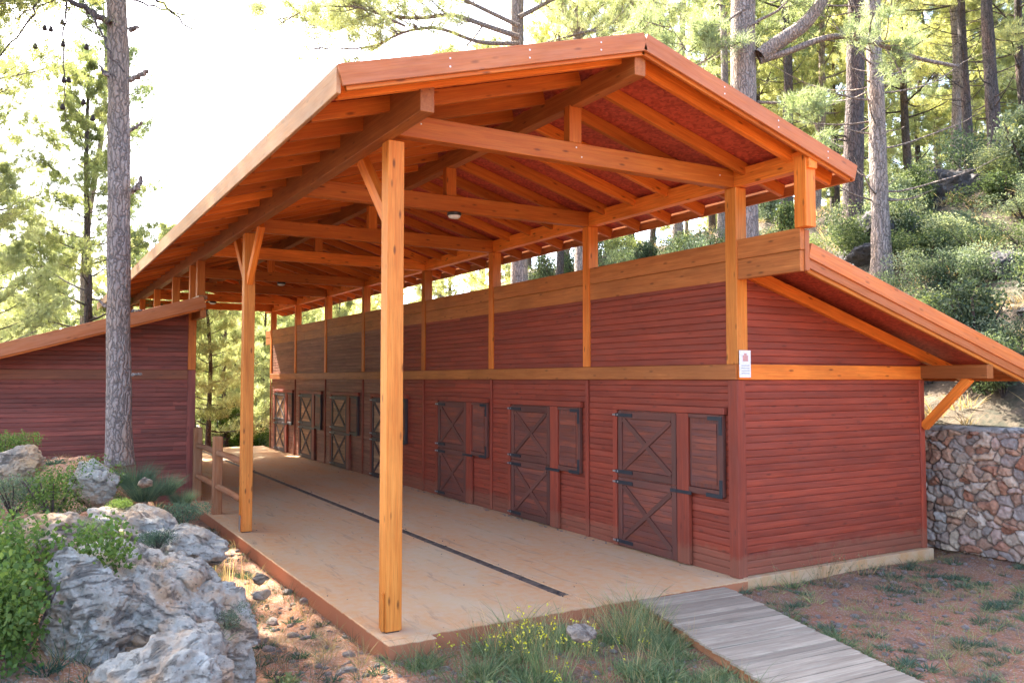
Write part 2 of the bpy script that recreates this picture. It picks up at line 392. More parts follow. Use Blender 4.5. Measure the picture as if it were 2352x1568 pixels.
# ------------------------------------------------------------------ STABLE
stable = empty('stable', (0, 0, 0), 0, 'orange and dark red timber stable with an open gabled roof over a concrete aisle', 'stable')
PY = [0, 3.45, 6.88, 10.3, 14.5, 17.95, 21.4, 24.8]
XC = -2.63; SLP = .2915
zt = lambda x: 6.48-SLP*abs(x-XC)          # top of main roof
YR0, YR1 = -1.30, 26.0; XL, XR = -6.05, .82
# cladding: rows of slightly rounded boards in the plane (axis, const), facing -axis
def cladding(name, mat, axis, const, a0, a1, z0, z1f, pitch=.1, parent=stable, step=.25, face=-1):
    """z1f(a) top height"""
    V, F4, BL, RV = [], [], [], []; n = 0
    aa = np.arange(a0, a1+step*.5, step); aa[-1] = a1
    prof = [(0, .014), (.06, .002), (.25, .0), (.75, .0), (.94, .003), (1, .014)]
    z = z0; zmax = max(z1f(a) for a in aa); row = 0
    while z < zmax-.005:
        # split the row in boards of random length
        cuts = [a0]
        while cuts[-1] < a1: cuts.append(min(a1, cuts[-1]+RNG.uniform(2.2, 4.2)))
        for c0, c1 in zip(cuts[:-1], cuts[1:]):
            sg = np.unique(np.concatenate([[c0, c1], aa[(aa > c0) & (aa < c1)]]))
            off = RNG.uniform(0, 40, 3); rv = RNG.uniform()
            ht = pitch
            for a in sg:
                top = z1f(a)
                for q, dd in prof:
                    zz = min(z+q*pitch, max(top, z-.0)); p = (const-face*dd, a, zz) if axis == 'x' else (a, const-face*dd, zz)
                    V.append(p); BL.append((a+off[0], dd*0+off[1], q*pitch+off[2])); RV.append(rv)
            k = len(prof)
            for i in range(len(sg)-1):
                if z >= max(z1f(sg[i]), z1f(sg[i+1])): continue
                for j in range(k-1):
                    o = n+i*k+j; F4.append((o, o+k, o+k+1, o+1))
            n += len(sg)*k
        z += pitch; row += 1
    # backing sheet 3 cm behind so that nothing shows through the grooves
    me = rawmesh(name, np.array(V), np.array(F4), {'bl': BL, 'rv': RV})
    return link(name, me, mat, parent)
# aisle wall: stalls, x = 0 plane
cladding('aisle_wall', M['red'], 'x', .03, 0.02, 13.1, .0, lambda a: 4.1)
tag(cladding('aisle_wall', M['redlit'], 'x', .03, 13.1, 24.8, .0, lambda a: 4.1), 'far half of the aisle wall, its tan brown boards coloured as if sunlit')
cladding('gable_wall', M['red'], 'y', .0, .13, 4.06, .02, lambda a: min(4.2, 4.23-.2885*a))
B('rear_wall', M['red'], stable, (4.02, 4.10, .04, 24.8, -.05, 2.95))
B('end_wall', M['red'], stable, (.05, 4.0, 24.72, 24.8, -.05, 3.4))
B('wall_backing', M['reddark'], stable, (.06, .10, .05, 24.7, -.02, 4.1))
# posts on the aisle wall
for i, y in enumerate(PY):
    B('wall_post', M['orange'] if i else M['orange_post'], stable, (.0, .2, y+.0 if i else -.02, y+.19, 2.905 if i else 2.9, 5.34))
    if i: B('batten', M['red'], stable, (-.002, .028, y+.04, y+.13, 0.005, 2.68))
B('corner_post', M['red'], stable, (-.012, .15, -.02, .16, .005, 2.685))
B('corner_post', M['red'], stable, (4.0, 4.12, -.022, .1, .015, 2.685))
B('belt_beam', M['plate'], stable, (-.035, .01, -.015, 24.86, 2.69, 2.90))
B('belt_beam', M['orange'], stable, (.012, 4.06, -.045, -.002, 2.69, 2.90))
# belt / side beam poking forward to carry the lean-to eave
B('eave_beam', M['plate'], stable, (4.0, 4.16, -1.12, 24.9, 2.705, 2.91))
mb = MB(); mb.beam((4.08, -.03, 1.93), (4.08, -.80, 2.71), .10, .13); mb.build('brace', M['orange'], stable)
# clerestory double beam
B('clerestory_beam', M['plate'], stable, (.02, .10, -1.10, 25.8, 4.335, 4.61), (.024, .097, -1.09, 25.78, 4.06, 4.33))
B('beam_end_board', M['fascia'], stable, (.101, .18, -1.115, -1.0, 4.07, 4.59))
# short front post, right side
B('short_post', M['orange'], stable, (-.0, .18, -1.22, -1.03, 4.612, 5.52))
# plates
B('wall_plate', M['orange'], stable, (.02, .17, -1.26, 25.9, 5.345, 5.585))
B('eave_plate', M['plate'], stable, (-5.15, -5.0, -.97, 25.9, 5.30, 5.67))
# front porch posts
for y in (0.10, 6.87):
    B('porch_post', M['orange_post'], stable, (-5.05, -4.86, y, y+.19, .015, 5.30))
    B('post_shoe', M['iron'], stable, (-5.03, -4.88, y+.02, y+.17, 0.001, .013))
mb = MB(); mb.beam((-4.96, .25, 4.42), (-4.96, 1.15, 5.32), .10, .16); mb.build('brace', M['orange'], stable)
mb = MB(); mb.beam((-4.96, 6.9, 4.42), (-4.96, 6.05, 5.32), .10, .15); mb.build('brace', M['orange'], stable)
mb = MB(); mb.beam((-4.96, 7.03, 4.42), (-4.96, 7.95, 5.32), .10, .15); mb.build('brace', M['orange'], stable)
B('post_bracket', M['orange_post'], stable, (-5.075, -5.052, .13, .19, .02, .42))
B('post_bracket', M['zinc'], stable, (-5.068, -5.052, 6.92, 6.98, .02, .30))
# ties, king posts, ridge
for i, y in enumerate(PY):
    B('tie_beam', M['orange'], stable, (-4.99, .015, y+.02, y+.17, 5.34, 5.59))
    B('king_post', M['orange'], stable, (XC-.09, XC+.09, y+.03, y+.16, 5.592, 6.05))
B('ridge_beam', M['plate'], stable, (XC-.075, XC+.075, -1.22, 25.9, 6.03, 6.27))
# rafters (each a part)
ys_r = np.arange(-.95, 25.9, .8)
ry = [y for y in ys_r]
def rafter(y, side, y_w=.075):
    mb = MB()
    if side < 0: a = (XC-.08, zt(XC-.08)); b = (XL+.045, zt(XL+.045))
    else: a = (XC+.08, zt(XC+.08)); b = (XR-.045, zt(XR-.045))
    dz = -.145
    mb.beam((a[0], y, a[1]+dz), (b[0], y, b[1]+dz), y_w, .165, (0, 0, 1), .004)
    return mb.build('rafter', M['orange'], stable)
for y in ry:
    rafter(y, -1); rafter(y, 1)
# roof sheets
def slab_roof(name, mat, pts_top, thick, y0, y1, parent=stable, dz=0):
    """pts_top list (x,z) along the slope; extruded in y, thick downward"""
    (xa, za), (xb, zb) = pts_top
    mb = MB(); ym = (y0+y1)/2
    mb.beam(((xa+xb)/2, y0, (za+zb)/2+dz-thick/2), ((xa+xb)/2, y1, (za+zb)/2+dz-thick/2), math.hypot(xb-xa, zb-za), thick, (-(zb-za), 0, (xb-xa)) if xb > xa else ((zb-za), 0, -(xb-xa)), .002)
    return mb.build(name, mat, parent)
def roofpane(x0, x1, zf, y0, y1, parent, name='roof'):
    r = slab_roof(name, M['osb'], [(x0, zf(x0)-.03), (x1, zf(x1)-.03)], .022, y0, y1, parent)
    s = slab_roof('roof_covering', M['covering'], [(x0, zf(x0)-.006), (x1, zf(x1)-.006)], .02, y0, y1, r); return r
M['covering'] = mk_simple('dark_shingle', (.10, .05, .04), .9)
for sx_, sz_ in ((-2.63, 5.53), (-2.55, 5.42), (-4.7, 5.5), (-.25, 5.48)):
    B('screw', M['white'], stable, (sx_-.008, sx_+.008, .013, .019, sz_-.008, sz_+.008, .001))
rl = roofpane(XL+.01, XC, zt, YR0+.03, YR1-.03, stable); rr_ = roofpane(XC, XR-.01, zt, YR0+.03, YR1-.03, stable)
# rake fascias (two layers) front and back
for yy, sg in ((YR0, 1), (YR1, -1)):
    for (a, b_) in (((XL-.02), XC), (XC, XR+.02)):
        mb = MB(); mb.beam((a, yy, zt(a)-.10), (b_, yy, zt(b_)-.10), .04, .195, (0, 0, 1), .004); mb.build('rake_fascia', M['fascia'], stable)
        mb = MB(); mb.beam((a+.05 if a < XC else a, yy+sg*.045, zt(a+.05 if a < XC else a)-.15), (b_ if b_ <= XC else b_-.05, yy+sg*.045, zt(b_ if b_ <= XC else b_-.05)-.15), .045, .17, (0, 0, 1), .004); mb.build('rake_trim', M['orange'], stable)
B('eave_fascia', M['weathered'], stable, (XL-.045, XL-.003, YR0+.022, YR1-.022, zt(XL)-.265, zt(XL)-.005))
B('eave_fascia', M['plate'], stable, (XR+.003, XR+.043, YR0+.022, YR1-.022, zt(XR)-.21, zt(XR)-.005))
# screws on the front rake fascia
for k, x in enumerate(np.linspace(-5.0, .3, 7)):
    if abs(x-XC) < .3: continue
    mb = MB()
    for dz in (-.06, -.14): mb.box(x-.008, x+.008, YR0-.024, YR0-.019, zt(x)+dz-.008, zt(x)+dz+.008, .001)
    mb.build('screw', M['white'], stable)

# right lean-to roof
zr = lambda x: 4.485-.288*x
X1 = 5.18; YL0, YL1 = -1.10, 25.9
mb = MB(); mb.beam((.185, YL0, zr(.185)-.10), (X1, YL0, zr(X1)-.10), .045, .20); mb.build('lean_to_fascia', M['fascia'], stable)
mb = MB(); mb.beam((.19, YL0+.025, zr(.19)-.262), (X1-.03, YL0+.025, zr(X1-.03)-.262), .045, .115); mb.build('lean_to_trim', M['fascia'], stable)
mb = MB(); mb.beam((.20, YL0+.06, zr(.2)-.32), (X1-.06, YL0+.06, zr(X1-.06)-.32), .05, .10); mb.build('lean_to_trim', M['orange_post'], stable)
roofpane(.19, X1, lambda x: zr(x), YL0+.02, YL1, stable)
B('lean_to_eave_fascia', M['plate'], stable, (X1+.002, X1+.04, YL0+.03, YL1, zr(X1)-.33, zr(X1)-.02))
for y in np.arange(-.04, 25.5, .85):
    mb = MB(); mb.beam((.19, y-.0, zr(.19)-.255), (X1-.02, y, zr(X1-.02)-.255), .085, .165); mb.build('lean_to_rafter', M['orange'], stable)
# left wing
WY = 11.7; xw0, xw1 = -9.15, -5.05
zl_ = lambda x: 4.49+.296*(x+5.07)
cladding('wing_gable_wall', M['reddark'], 'y', WY, xw0, -5.2, -.3, lambda a: min(4.2, zl_(a)-.2))
B('wing_outer_wall', M['reddark'], stable, (xw0, xw0+.06, WY+.02, 24.8, -.3, 3.0))
B('wing_inner_wall', M['reddark'], stable, (-5.06, -5.0, WY+.2, 24.8, -.05, 4.1))
B('wing_post', M['orange'], stable, (-5.2, -5.03, WY-.03, WY+.15, 2.905, 4.3)); B('wing_post', M['reddark'], stable, (-5.2, -5.03, WY-.03, WY+.15, -.05, 2.9))
B('wing_belt', M['beltdull'], stable, (xw0, -5.205, WY-.045, WY-.003, 2.69, 2.90))
WR0 = 10.55; XW = -10.25
mb = MB(); mb.beam((XW, WR0, zl_(XW)-.13), (-5.06, WR0, zl_(-5.06)-.13), .045, .255); mb.build('wing_fascia', M['fascia'], stable)
mb = MB(); mb.beam((XW+.03, WR0+.05, zl_(XW+.03)-.24), (-5.08, WR0+.05, zl_(-5.08)-.24), .05, .12); mb.build('wing_trim', M['orange'], stable)
roofpane(XW+.01, -5.07, zl_, WR0+.02, 25.9, stable)
B('wing_clerestory_beam', M['plate'], stable, (-5.14, -5.02, WR0+.06, 25.8, 4.02, 4.26))
B('wing_sill', M['weathered'], stable, (-5.19, -5.0, WR0+.03, 25.8, 4.42, 4.50))
for y in np.arange(WY+.3, 25.5, .85):
    mb = MB(); mb.beam((XW+.03, y, zl_(XW+.03)-.15), (-5.16, y, zl_(-5.16)-.15), .085, .165); mb.build('wing_rafter', M['orange'], stable)
for y in (11.05, 11.95, 14.5, 17.95, 21.4, 24.8):
    B('short_post', M['orange'], stable, (-5.15, -4.98, y-.08, y+.1, 4.502, 5.298))

# doors --------------------------------------------------------------
def make_door(y0, parent, wood='doorwood'):
    frame_mat = M['doornear'] if wood == 'doorwood' else M['doorframe']
    """half-door with hatch; y0 = post line. hinge at y0+2.6"""
    d = MB(); d.box(-.008, .02, y0+1.2, y0+2.62, .03, 2.2); dr = d.build('stall_door', M['doorwood'], parent)
    for z0, z1, nm in ((.03, 1.115, 'lower_leaf'), (1.135, 2.18, 'upper_leaf')):
        mb = MB(); n = int((z1-z0-.24)/.095)
        for k in range(n+1):
            zz = z0+.12+k*(z1-z0-.24)/(n+1); mb.box(-.020, -.009, y0+1.30, y0+2.50, zz+.003, zz+(z1-z0-.24)/(n+1)-.003, .003)
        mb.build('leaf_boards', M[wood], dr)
        mb = MB()
        mb.box(-.045, -.010, y0+1.20, y0+1.30, z0, z1); mb.box(-.045, -.010, y0+2.50, y0+2.60, z0, z1)
        mb.box(-.044, -.010, y0+1.302, y0+2.498, z0, z0+.115); mb.box(-.044, -.010, y0+1.302, y0+2.498, z1-.115, z1)
        mb.build(nm, frame_mat, dr)
        mb = MB(); mb.beam((-.030, y0+1.32, z0+.125), (-.030, y0+2.48, z1-.125), .02, .085, (0, 0, 1), .003)
        mb.beam((-.033, y0+1.32, z1-.125), (-.033, y0+2.48, z0+.125), .016, .075, (0, 0, 1), .003); mb.build('cross_brace', frame_mat, dr)
    mb = MB(); mb.box(-.05, .02, y0+.93, y0+1.18, .02, 2.2); mb.box(-.05, .02, y0+2.625, y0+2.73, .02, 2.2); mb.box(-.052, .02, y0+.2, y0+2.73, 2.205, 2.30); mb.build('door_frame', M['red'], parent)
    mb = MB(); mb.box(-.02, .02, y0+.30, y0+.92, 1.16, 2.14)
    for k in range(9): mb.box(-.03, -.021, y0+.37, y0+.87, 1.22+k*.095, 1.309+k*.095, .003)
    hp = mb.build('hatch', M['doorwood'], parent)
    mb = MB(); mb.box(-.045, .02, y0+.235, y0+.297, 1.06, 2.20); mb.box(-.044, .02, y0+.30, y0+.925, 1.06, 1.15); mb.box(-.044, -.021, y0+.30, y0+.925, 2.142, 2.20); mb.build('hatch_frame', frame_mat, hp)
    for z in (2.12, 1.21, 1.04, .10):
        mb = MB(); mb.box(-.056, -.047, y0+2.22, y0+2.66, z-.028, z+.028, .002); h = mb.build('hinge', M['iron'], dr)
        mb = MB()
        for q in (2.59, 2.66, 2.70): mb.box(-.068, -.057, y0+q-.014, y0+q+.014, z-.014, z+.014, .004)
        mb.build('bolt', M['zinc'], dr)
    mb = MB(); mb.box(-.060, -.051, y0+.86, y0+1.32, .98+.05, 1.08, .002); mb.build('latch', M['iron'], dr)
    for za, zb, zc, zd, ye in ((1.045, 1.10, 1.098, 1.30, .56), (2.12, 2.175, 1.92, 2.122, .52)):
        mb = MB(); mb.box(-.058, -.046, y0+.24, y0+ye, za, zb, .002); mb.box(-.057, -.0465, y0+.241, y0+.30, zc, zd, .002); mb.build('corner_bracket', M['iron'], hp)
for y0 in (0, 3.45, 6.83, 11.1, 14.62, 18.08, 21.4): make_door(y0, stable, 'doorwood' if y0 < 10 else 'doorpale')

# lamps, sign ---------------------------------------------------------
LAMPL = ['round black ceiling lamp under the second tie beam from the front', 'round black ceiling lamp deep in the aisle under a middle tie beam', 'smallest, farthest ceiling lamp at the far end of the aisle']
for (x, y), L in zip(((-2.55, 3.54), (-2.35, 14.59), (-2.85, 21.49)), LAMPL):
    lp = empty('ceiling_lamp', (x, y, 5.338), 0, L, 'lamp', 'lamps under the tie beams of the aisle')
    V, Fq = tube([(0, 0, 0), (0, 0, -.045), (0, 0, -.05)], [.11, .115, .10], 20); mb = MB(); mb.add(V, Fq); mb.build('housing', M['blackplastic'], lp, True)
    V, Fq = tube([(0, 0, -.045), (0, 0, -.075), (0, 0, -.092), (0, 0, -.096)], [.10, .095, .06, .002], 20); mb = MB(); mb.add(V, Fq); mb.build('lens', M['lens'], lp, True)
sg = empty('notice_sign', (.10, -.05, 2.72), 0, 'small white notice with faded red print on the front corner of the stable', 'sign')
B('plate', M['white'], sg, (-.10, .11, -.012, 0, .0, .37))
B('red_emblem', M['signred'], sg, (-.045, .055, -.0145, -.0125, .22, .30), (-.02, .03, -.0146, -.0126, .302, .33))
B('print_line', M['signgrey'], sg, *[(-.07, .08, -.0145, -.0125, .05+k*.035, .062+k*.035) for k in range(4)])

# fence ---------------------------------------------------------------
fe = empty('log_fence', (-5.0, 9.4, 0), 0, 'low fence of two round rails on square posts closing the aisle beside the stable wing', 'fence')
for y in (9.25, 11.45):
    mb = MB(); mb.box(-.09, .09, y-9.4-.09, y-9.4+.09, -.15, 1.55 if y < 10 else 1.62, .02); mb.build('post', M['rail'], fe)
for z in (.55, 1.22):
    for (ya, yb) in ((7.07, 9.15), (9.35, 11.35)):
        V, Fq = tube([(0, ya-9.4, z), (.01, (ya+yb)/2-9.4, z+.01), (0, yb-9.4, z)], [.06, .062, .058], 12); mb = MB(); mb.add(V, Fq, V[:, [1, 0, 2]]); mb.build('rail', M['rail'], fe, True)

# boardwalk -------------------------------------------------------------
bw = empty('boardwalk', (-1.1, -.25, 0), 0, 'weathered grey plank boardwalk leading away from the concrete floor', 'boardwalk')
A0, A1 = np.array([-1.84, -.13]), np.array([-.42, -.20]); D0 = np.array([-.275, -.96]); D0 = D0/np.linalg.norm(D0)
mb = MB(); k = 0; o_ = np.array([-1.1, -.25]); tt = 0.
while tt < 5.2:
    wd = .118; a = A0+D0*(tt+wd/2)+RNG.normal(0, .006, 2)-o_; b = A1+D0*(tt+wd/2)+(A1-A0)*-.000*tt+RNG.normal(0, .006, 2)-o_; z = -.012+RNG.normal(0, .002)
    if tt < .15: pass
    mb.beam((*a, z-.014), (*b, z-.014+RNG.normal(0, .001)), wd-.002, .028, (0, 0, 1), .004); tt += wd+.010
mb.build('deck_planks', M['deck'], bw)
for A_ in (A0+np.array([.06, 0]), A1-np.array([.06, 0])):
    mb = MB(); mb.beam((*(A_-o_+D0*.03), -.085), (*(A_-o_+D0*5.1), -.085), .06, .11); mb.build('side_bearer', M['rail'], bw)

# stone retaining wall ---------------------------------------------------
def stone_wall():
    yy0, yy1, H = -4.2, 25.0, 1.98; z0 = -.12
    T = []; rng = np.random.default_rng(5)
    def part(y0, y1, res, nm):
        ya = np.arange(y0, y1+res/2, res); za = np.arange(0, H+res/2, res)
        Yg, Zg = np.meshgrid(ya, za, indexing='ij')
        sx, sz = .21, .145
        wy = Yg+.075*vn(np.stack([Yg*5, Zg*5, 0*Yg], -1), 2)+.015*vn(np.stack([Yg*19, Zg*19, 0*Yg], -1), 4); wz = Zg+.06*vn(np.stack([Yg*5, Zg*5, 0*Yg+9], -1), 3)+.015*vn(np.stack([Yg*19, Zg*19, 0*Yg+3], -1), 5)
        j0 = np.floor(wz/sz); best = np.full(Yg.shape, 9.); sec = np.full(Yg.shape, 9.); cid = np.zeros(Yg.shape)
        for dj in (-1, 0, 1):
            for di in (-2, -1, 0, 1, 2):
                j = j0+dj; i = np.floor(wy/sx+.5*(j % 2))+di
                r1 = _h(i.astype(np.int64), j.astype(np.int64), 0*i.astype(np.int64), 5); r2 = _h(i.astype(np.int64), j.astype(np.int64), 0*i.astype(np.int64)+1, 6); r3 = _h(i.astype(np.int64), j.astype(np.int64), 0*i.astype(np.int64)+2, 7)
                cx_ = (i+.5+.75*(r1-.5)-.5*(j % 2))*sx; cz_ = (j+.5+.8*(r2-.5))*sz
                d = (np.abs((wy-cx_)/1.3)**1.7+np.abs(wz-cz_)**1.7)**(1/1.7)/(.62+.85*r3)
                m = d < best; sec = np.where(m, best, np.minimum(sec, d)); cid = np.where(m, r1*.6+r3*.4, cid); best = np.minimum(best, d)
        e = np.clip((sec-best)/.045, 0, 1); e = e**.55
        hgt = e*(.03+.085*cid)+.020*fbm(np.stack([Yg*14, Zg*14, cid*9], -1), 4, 8)
        top = np.where(Zg > H-.01, .0, 0)
        Xg = 4.94-hgt; n1, n2 = Yg.shape; idn = np.arange(n1*n2).reshape(n1, n2)
        Fq = np.stack([idn[:-1, :-1], idn[:-1, 1:], idn[1:, 1:], idn[1:, :-1]], -1).reshape(-1, 4)
        me = rawmesh(nm, np.stack([Xg, Yg, Zg+z0], -1).reshape(-1, 3), Fq, {'cv': cid.ravel(), 'ev': e.ravel(), 'bl': np.stack([Xg, Yg, Zg], -1).reshape(-1, 3)}, True)
        return me
    wl = empty('stone_wall', (0, 0, 0), 0, 'rubble stone retaining wall with a pale mortar top, right of the stable', 'wall')
    link('stone_face', part(-4.2, 1.6, .012, 'stone_face'), M['stonewall'], wl); link('stone_face', part(1.6, 25, .05, 'stone_face'), M['stonewall'], wl)
    V, BLs = [], []
    ya = np.arange(-4.2, 25, .12); n = fbm(np.stack([ya*2, 0*ya, 0*ya], -1), 4, 21)
    mb = MB()
    prof = [(4.86, 1.84), (4.85, 1.885), (4.90, 1.91), (5.05, 1.925), (5.25, 1.90), (5.27, 1.75)]
    Vp = np.array([[(px+.02*n[i]+.015*math.sin(i*1.7+k), y, pz+.014*n[i]+.008*math.cos(i*2.3+k*2)) for k, (px, pz) in enumerate(prof)] for i, y in enumerate(ya)]).reshape(-1, 3)
    k = len(prof); i = np.arange(len(ya)-1)[:, None]*k; j = np.arange(k-1)[None, :]
    mb.add(Vp, np.stack([i+j, i+k+j, i+k+j+1, i+j+1], -1).reshape(-1, 4)); mb.build('mortar_cap', M['mortar'], wl, True)
def mk_stonewall():
    t = NT('rubble_masonry'); cv = t.attr('cv').outputs['Fac']; ev = t.attr('ev').outputs['Fac']; p = t.attr('bl').outputs['Vector']
    c = t.ramp(cv, [(.12, (.30, .13, .075)), (.3, (.44, .28, .19)), (.42, (.30, .25, .22)), (.55, (.52, .38, .26)), (.68, (.38, .16, .09)), (.82, (.48, .42, .36)), (.95, (.54, .37, .24))])
    n = t.noise(p, 14, 7, .7); c = t.mix(.8, c, t.ramp(n, [(.25, .55), (.7, 1.25)]), 'MULTIPLY')
    c = t.mix(t.ramp(ev, [(.25, 1.), (.6, 0.)]), c, (.17, .12, .09))
    t.col(c); t.rough(.95); t.bump(t.noise(p, 50, 5, .7), .5, .01); return t.m
M['stonewall'] = mk_stonewall(); M['mortar'] = mk_rock('pale_mortar', (.55, .50, .45), (.2, .16, .13), (.45, .35, .26), .4)
stone_wall()

# ------------------------------------------------------------------ rocks
def ico(sub):
    bm = bmesh.new(); bmesh.ops.create_icosphere(bm, subdivisions=sub, radius=1); V = np.array([v.co[:] for v in bm.verts]); F_ = np.array([[v.index for v in f.verts] for f in bm.faces]); bm.free(); return V, F_
ICO = {k: ico(k) for k in (2, 3, 6, 7)}
def boulder_mesh(seed, size, sub=6, rough=.28, cuts=9, nm='boulder'):
    V, F_ = ICO[sub]; r = np.random.default_rng(seed); V = V.copy()
    P = V+seed*3.7
    d = 1+rough*fbm(P*1.15, 3, seed)
    for _ in range(cuts):   # planar facets
        n = r.normal(size=3); n /= np.linalg.norm(n); h = r.uniform(.62, .88); q = V@n*d; k = q > h
        d = np.where(k, d*(h/np.maximum(q, 1e-6))**.82, d)
    V = V*d[:, None]; P = V*np.array(size)
    cr = fbm(P*np.array([2.2, 2.2, 4.5])+seed, 4, seed+5); fine = fbm(P*9+seed, 4, seed+9)
    N = V/np.linalg.norm(V, axis=1)[:, None]; s = min(size)
    ridge = -np.clip(.13-np.abs(cr), 0, 1)*1.0
    P = P+N*(ridge[:, None]*.30*s+(.06*fine[:, None]+.02*fbm(P*26+seed, 3, seed+3)[:, None])*(.3+s)+.07*cr[:, None]*s)
    return rawmesh(nm, P, F_, {'bl': P+seed}, True)
def boulder(name, u, v, depth, size, mat, label, seed, rot=(0, 0, 0), sub=6, cat='boulder', rough=.28, group=None):
    o = link(name, boulder_mesh(seed, size, sub, rough), M[mat]); o.location = at(u, depth, v); o.rotation_euler = rot
    return tag(o, label, cat, group)
boulder('boulder', 385, 1405, 7.5, (1.02, .75, .40), 'rock', 'largest grey limestone boulder in the left foreground, its cracked top sloping to the ditch', 3, (.15, .42, -.53), 7)
boulder('boulder', 205, 1475, 7.0, (.50, .55, .72), 'rock', 'upright boulder with an ochre stain at the left end of the largest boulder', 15, (0, -.05, -.3), 7)
boulder('boulder', 375, 1570, 6.1, (.52, .34, .34), 'rock', 'low wedge of rock at the bottom edge, just below the largest boulder', 8, (0, -.35, -.53))
boulder('boulder', 90, 1250, 8.3, (.48, .40, .28), 'rocktan', 'sunlit tan boulder with a dark hole, left of the largest grey boulder', 21, (0, .1, .2))
boulder('boulder', 215, 1118, 10.0, (.30, .30, .30), 'rock', 'pitted grey boulder standing just left of the dark green bush under the pine', 5)
boulder('boulder', 35, 1068, 10.4, (.36, .35, .25), 'rocktan', 'pale sunlit boulder at the left edge in front of the stable wing', 11)
boulder('boulder', 345, 1225, 9.2, (.62, .40, .22), 'rock', 'long low grey outcrop between the largest boulder and the dark green bush', 17, (0, .25, -.3))
boulder('boulder', 420, 1330, 7.9, (.40, .50, .26), 'rock', 'flat grey rock at the right end of the largest boulder, beside the ditch', 27, (0, .35, -.3))
boulder('boulder', 440, 1250, 9.0, (.40, .28, .18), 'rock', 'small rough grey rock at the edge of the ditch before the fence', 61, (0, .2, -.5))
boulder('boulder', 455, 1485, 6.9, (.34, .30, .22), 'rock', 'low grey rock at the lower right foot of the largest boulder', 63, (0, .3, -.4))
boulder('boulder', 150, 1225, 9.0, (.40, .26, .20), 'rocktan', 'tan rock above the bright green shrub, behind the largest boulder', 65, (0, .1, -.3))
boulder('stone', 333, 1108, 11.0, (.10, .09, .08), 'rocktan', 'small round tan stone in front of the dark green bush', 31, sub=3, cat='stone')
boulder('stone', 1340, 1453, 7.55, (.20, .12, .055), 'rocktan', 'flat pinkish stone lying in the weeds before the concrete floor', 33, (.05, .1, .3), 6, 'stone')
boulder('stone', 595, 1328, 9.1, (.09, .07, .07), 'rocktan', 'yellowish stone in the ditch, largest of those beside the concrete edge', 35, sub=3, cat='stone')
boulder('stone', 600, 1365, 8.6, (.10, .06, .06), 'rocktan', 'flat reddish stone in the ditch just below the yellowish one', 37, sub=3, cat='stone')
boulder('rock', 2215, 480, 28.5, (2.6, 2.0, 1.6), 'rockdark', 'dark rock outcrop high on the hillside at the right', 41, (0, 0, .4), cat='rock', rough=.4)
boulder('rock', 2040, 545, 25, (1.7, 1.2, .7), 'rockdark', 'lower dark rock ledge on the hillside behind two pine trunks', 43, cat='rock', rough=.4)
boulder('rock', 2340, 960, 16.6, (.5, .5, .45), 'rock', 'pale grey rock behind the stone wall at the right edge', 45, cat='rock')
# pebbles
def scatter_pebbles(name, n, fx, smin, smax, mat, seed, zf=None):
    r = np.random.default_rng(seed); V0, F0 = ICO[2]; VV = []; FF = []; BL = []; k = 0
    for i in range(n):
        x, y = fx(r); s = smin*(smax/smin)**(r.uniform()**2.2); sc = s*r.uniform(.6, 1.3, 3)*np.array([1, 1, .6])
        th = r.uniform(0, 6.3); R_ = np.array([[math.cos(th), -math.sin(th), 0], [math.sin(th), math.cos(th), 0], [0, 0, 1]])
        V = (V0*(1+.35*vn(V0*1.6+i*1.7, seed)[:, None]))*sc@R_.T+np.array([x, y, (GH(x, y) if zf is None else zf)+sc[2]*.35])
        VV.append(V); FF.append(F0+k); k += len(V0); BL.append(V0*.3+i)
    o = link(name, rawmesh(name, np.concatenate(VV), np.concatenate(FF), {'bl': np.concatenate(BL)}, False), M[mat]); return tag(o, kind='stuff')
def r_front(r):
    while True:
        x, y = r.uniform(-7.2, 4.8), r.uniform(-6, -.2)
        q = np.array([x, y])-A0; along = q@D0; across = q[0]*-D0[1]+q[1]*D0[0]
        if not (-.02 < across*1 < 1.5 and along > -.1) and not (x > -5.2 and y > -.3 and x < .1): return x, y
def r_ditch(r): return r.uniform(-6.4, -5.2), r.uniform(-1, 9)
def r_bank(r): return r.uniform(-10, -5.8), r.uniform(-5, 8)
scatter_pebbles('gravel', 3200, r_front, .006, .05, 'pebble', 1)
scatter_pebbles('ditch_stones', 420, r_ditch, .012, .075, 'pebble', 2)
scatter_pebbles('bank_stones', 500, r_bank, .012, .07, 'pebble', 3)

def r_wallfoot(r): return -.05-abs(r.normal(0, .05)), r.uniform(.1, 24) if r.uniform() < .5 else r.uniform(4, 12)
def r_drainside(r): return -2.5+r.normal(0, .09), r.uniform(.3, 24)
def r_anyfloor(r): return r.uniform(-5.1, -.1), r.uniform(-.1, 20)
scatter_pebbles('wall_foot_debris', 260, r_wallfoot, .006, .028, 'pebble', 4, .0)
scatter_pebbles('drain_debris', 160, r_drainside, .005, .022, 'rockdark', 5, .0)
scatter_pebbles('floor_debris', 170, r_anyfloor, .004, .013, 'rockdark', 6, .0)
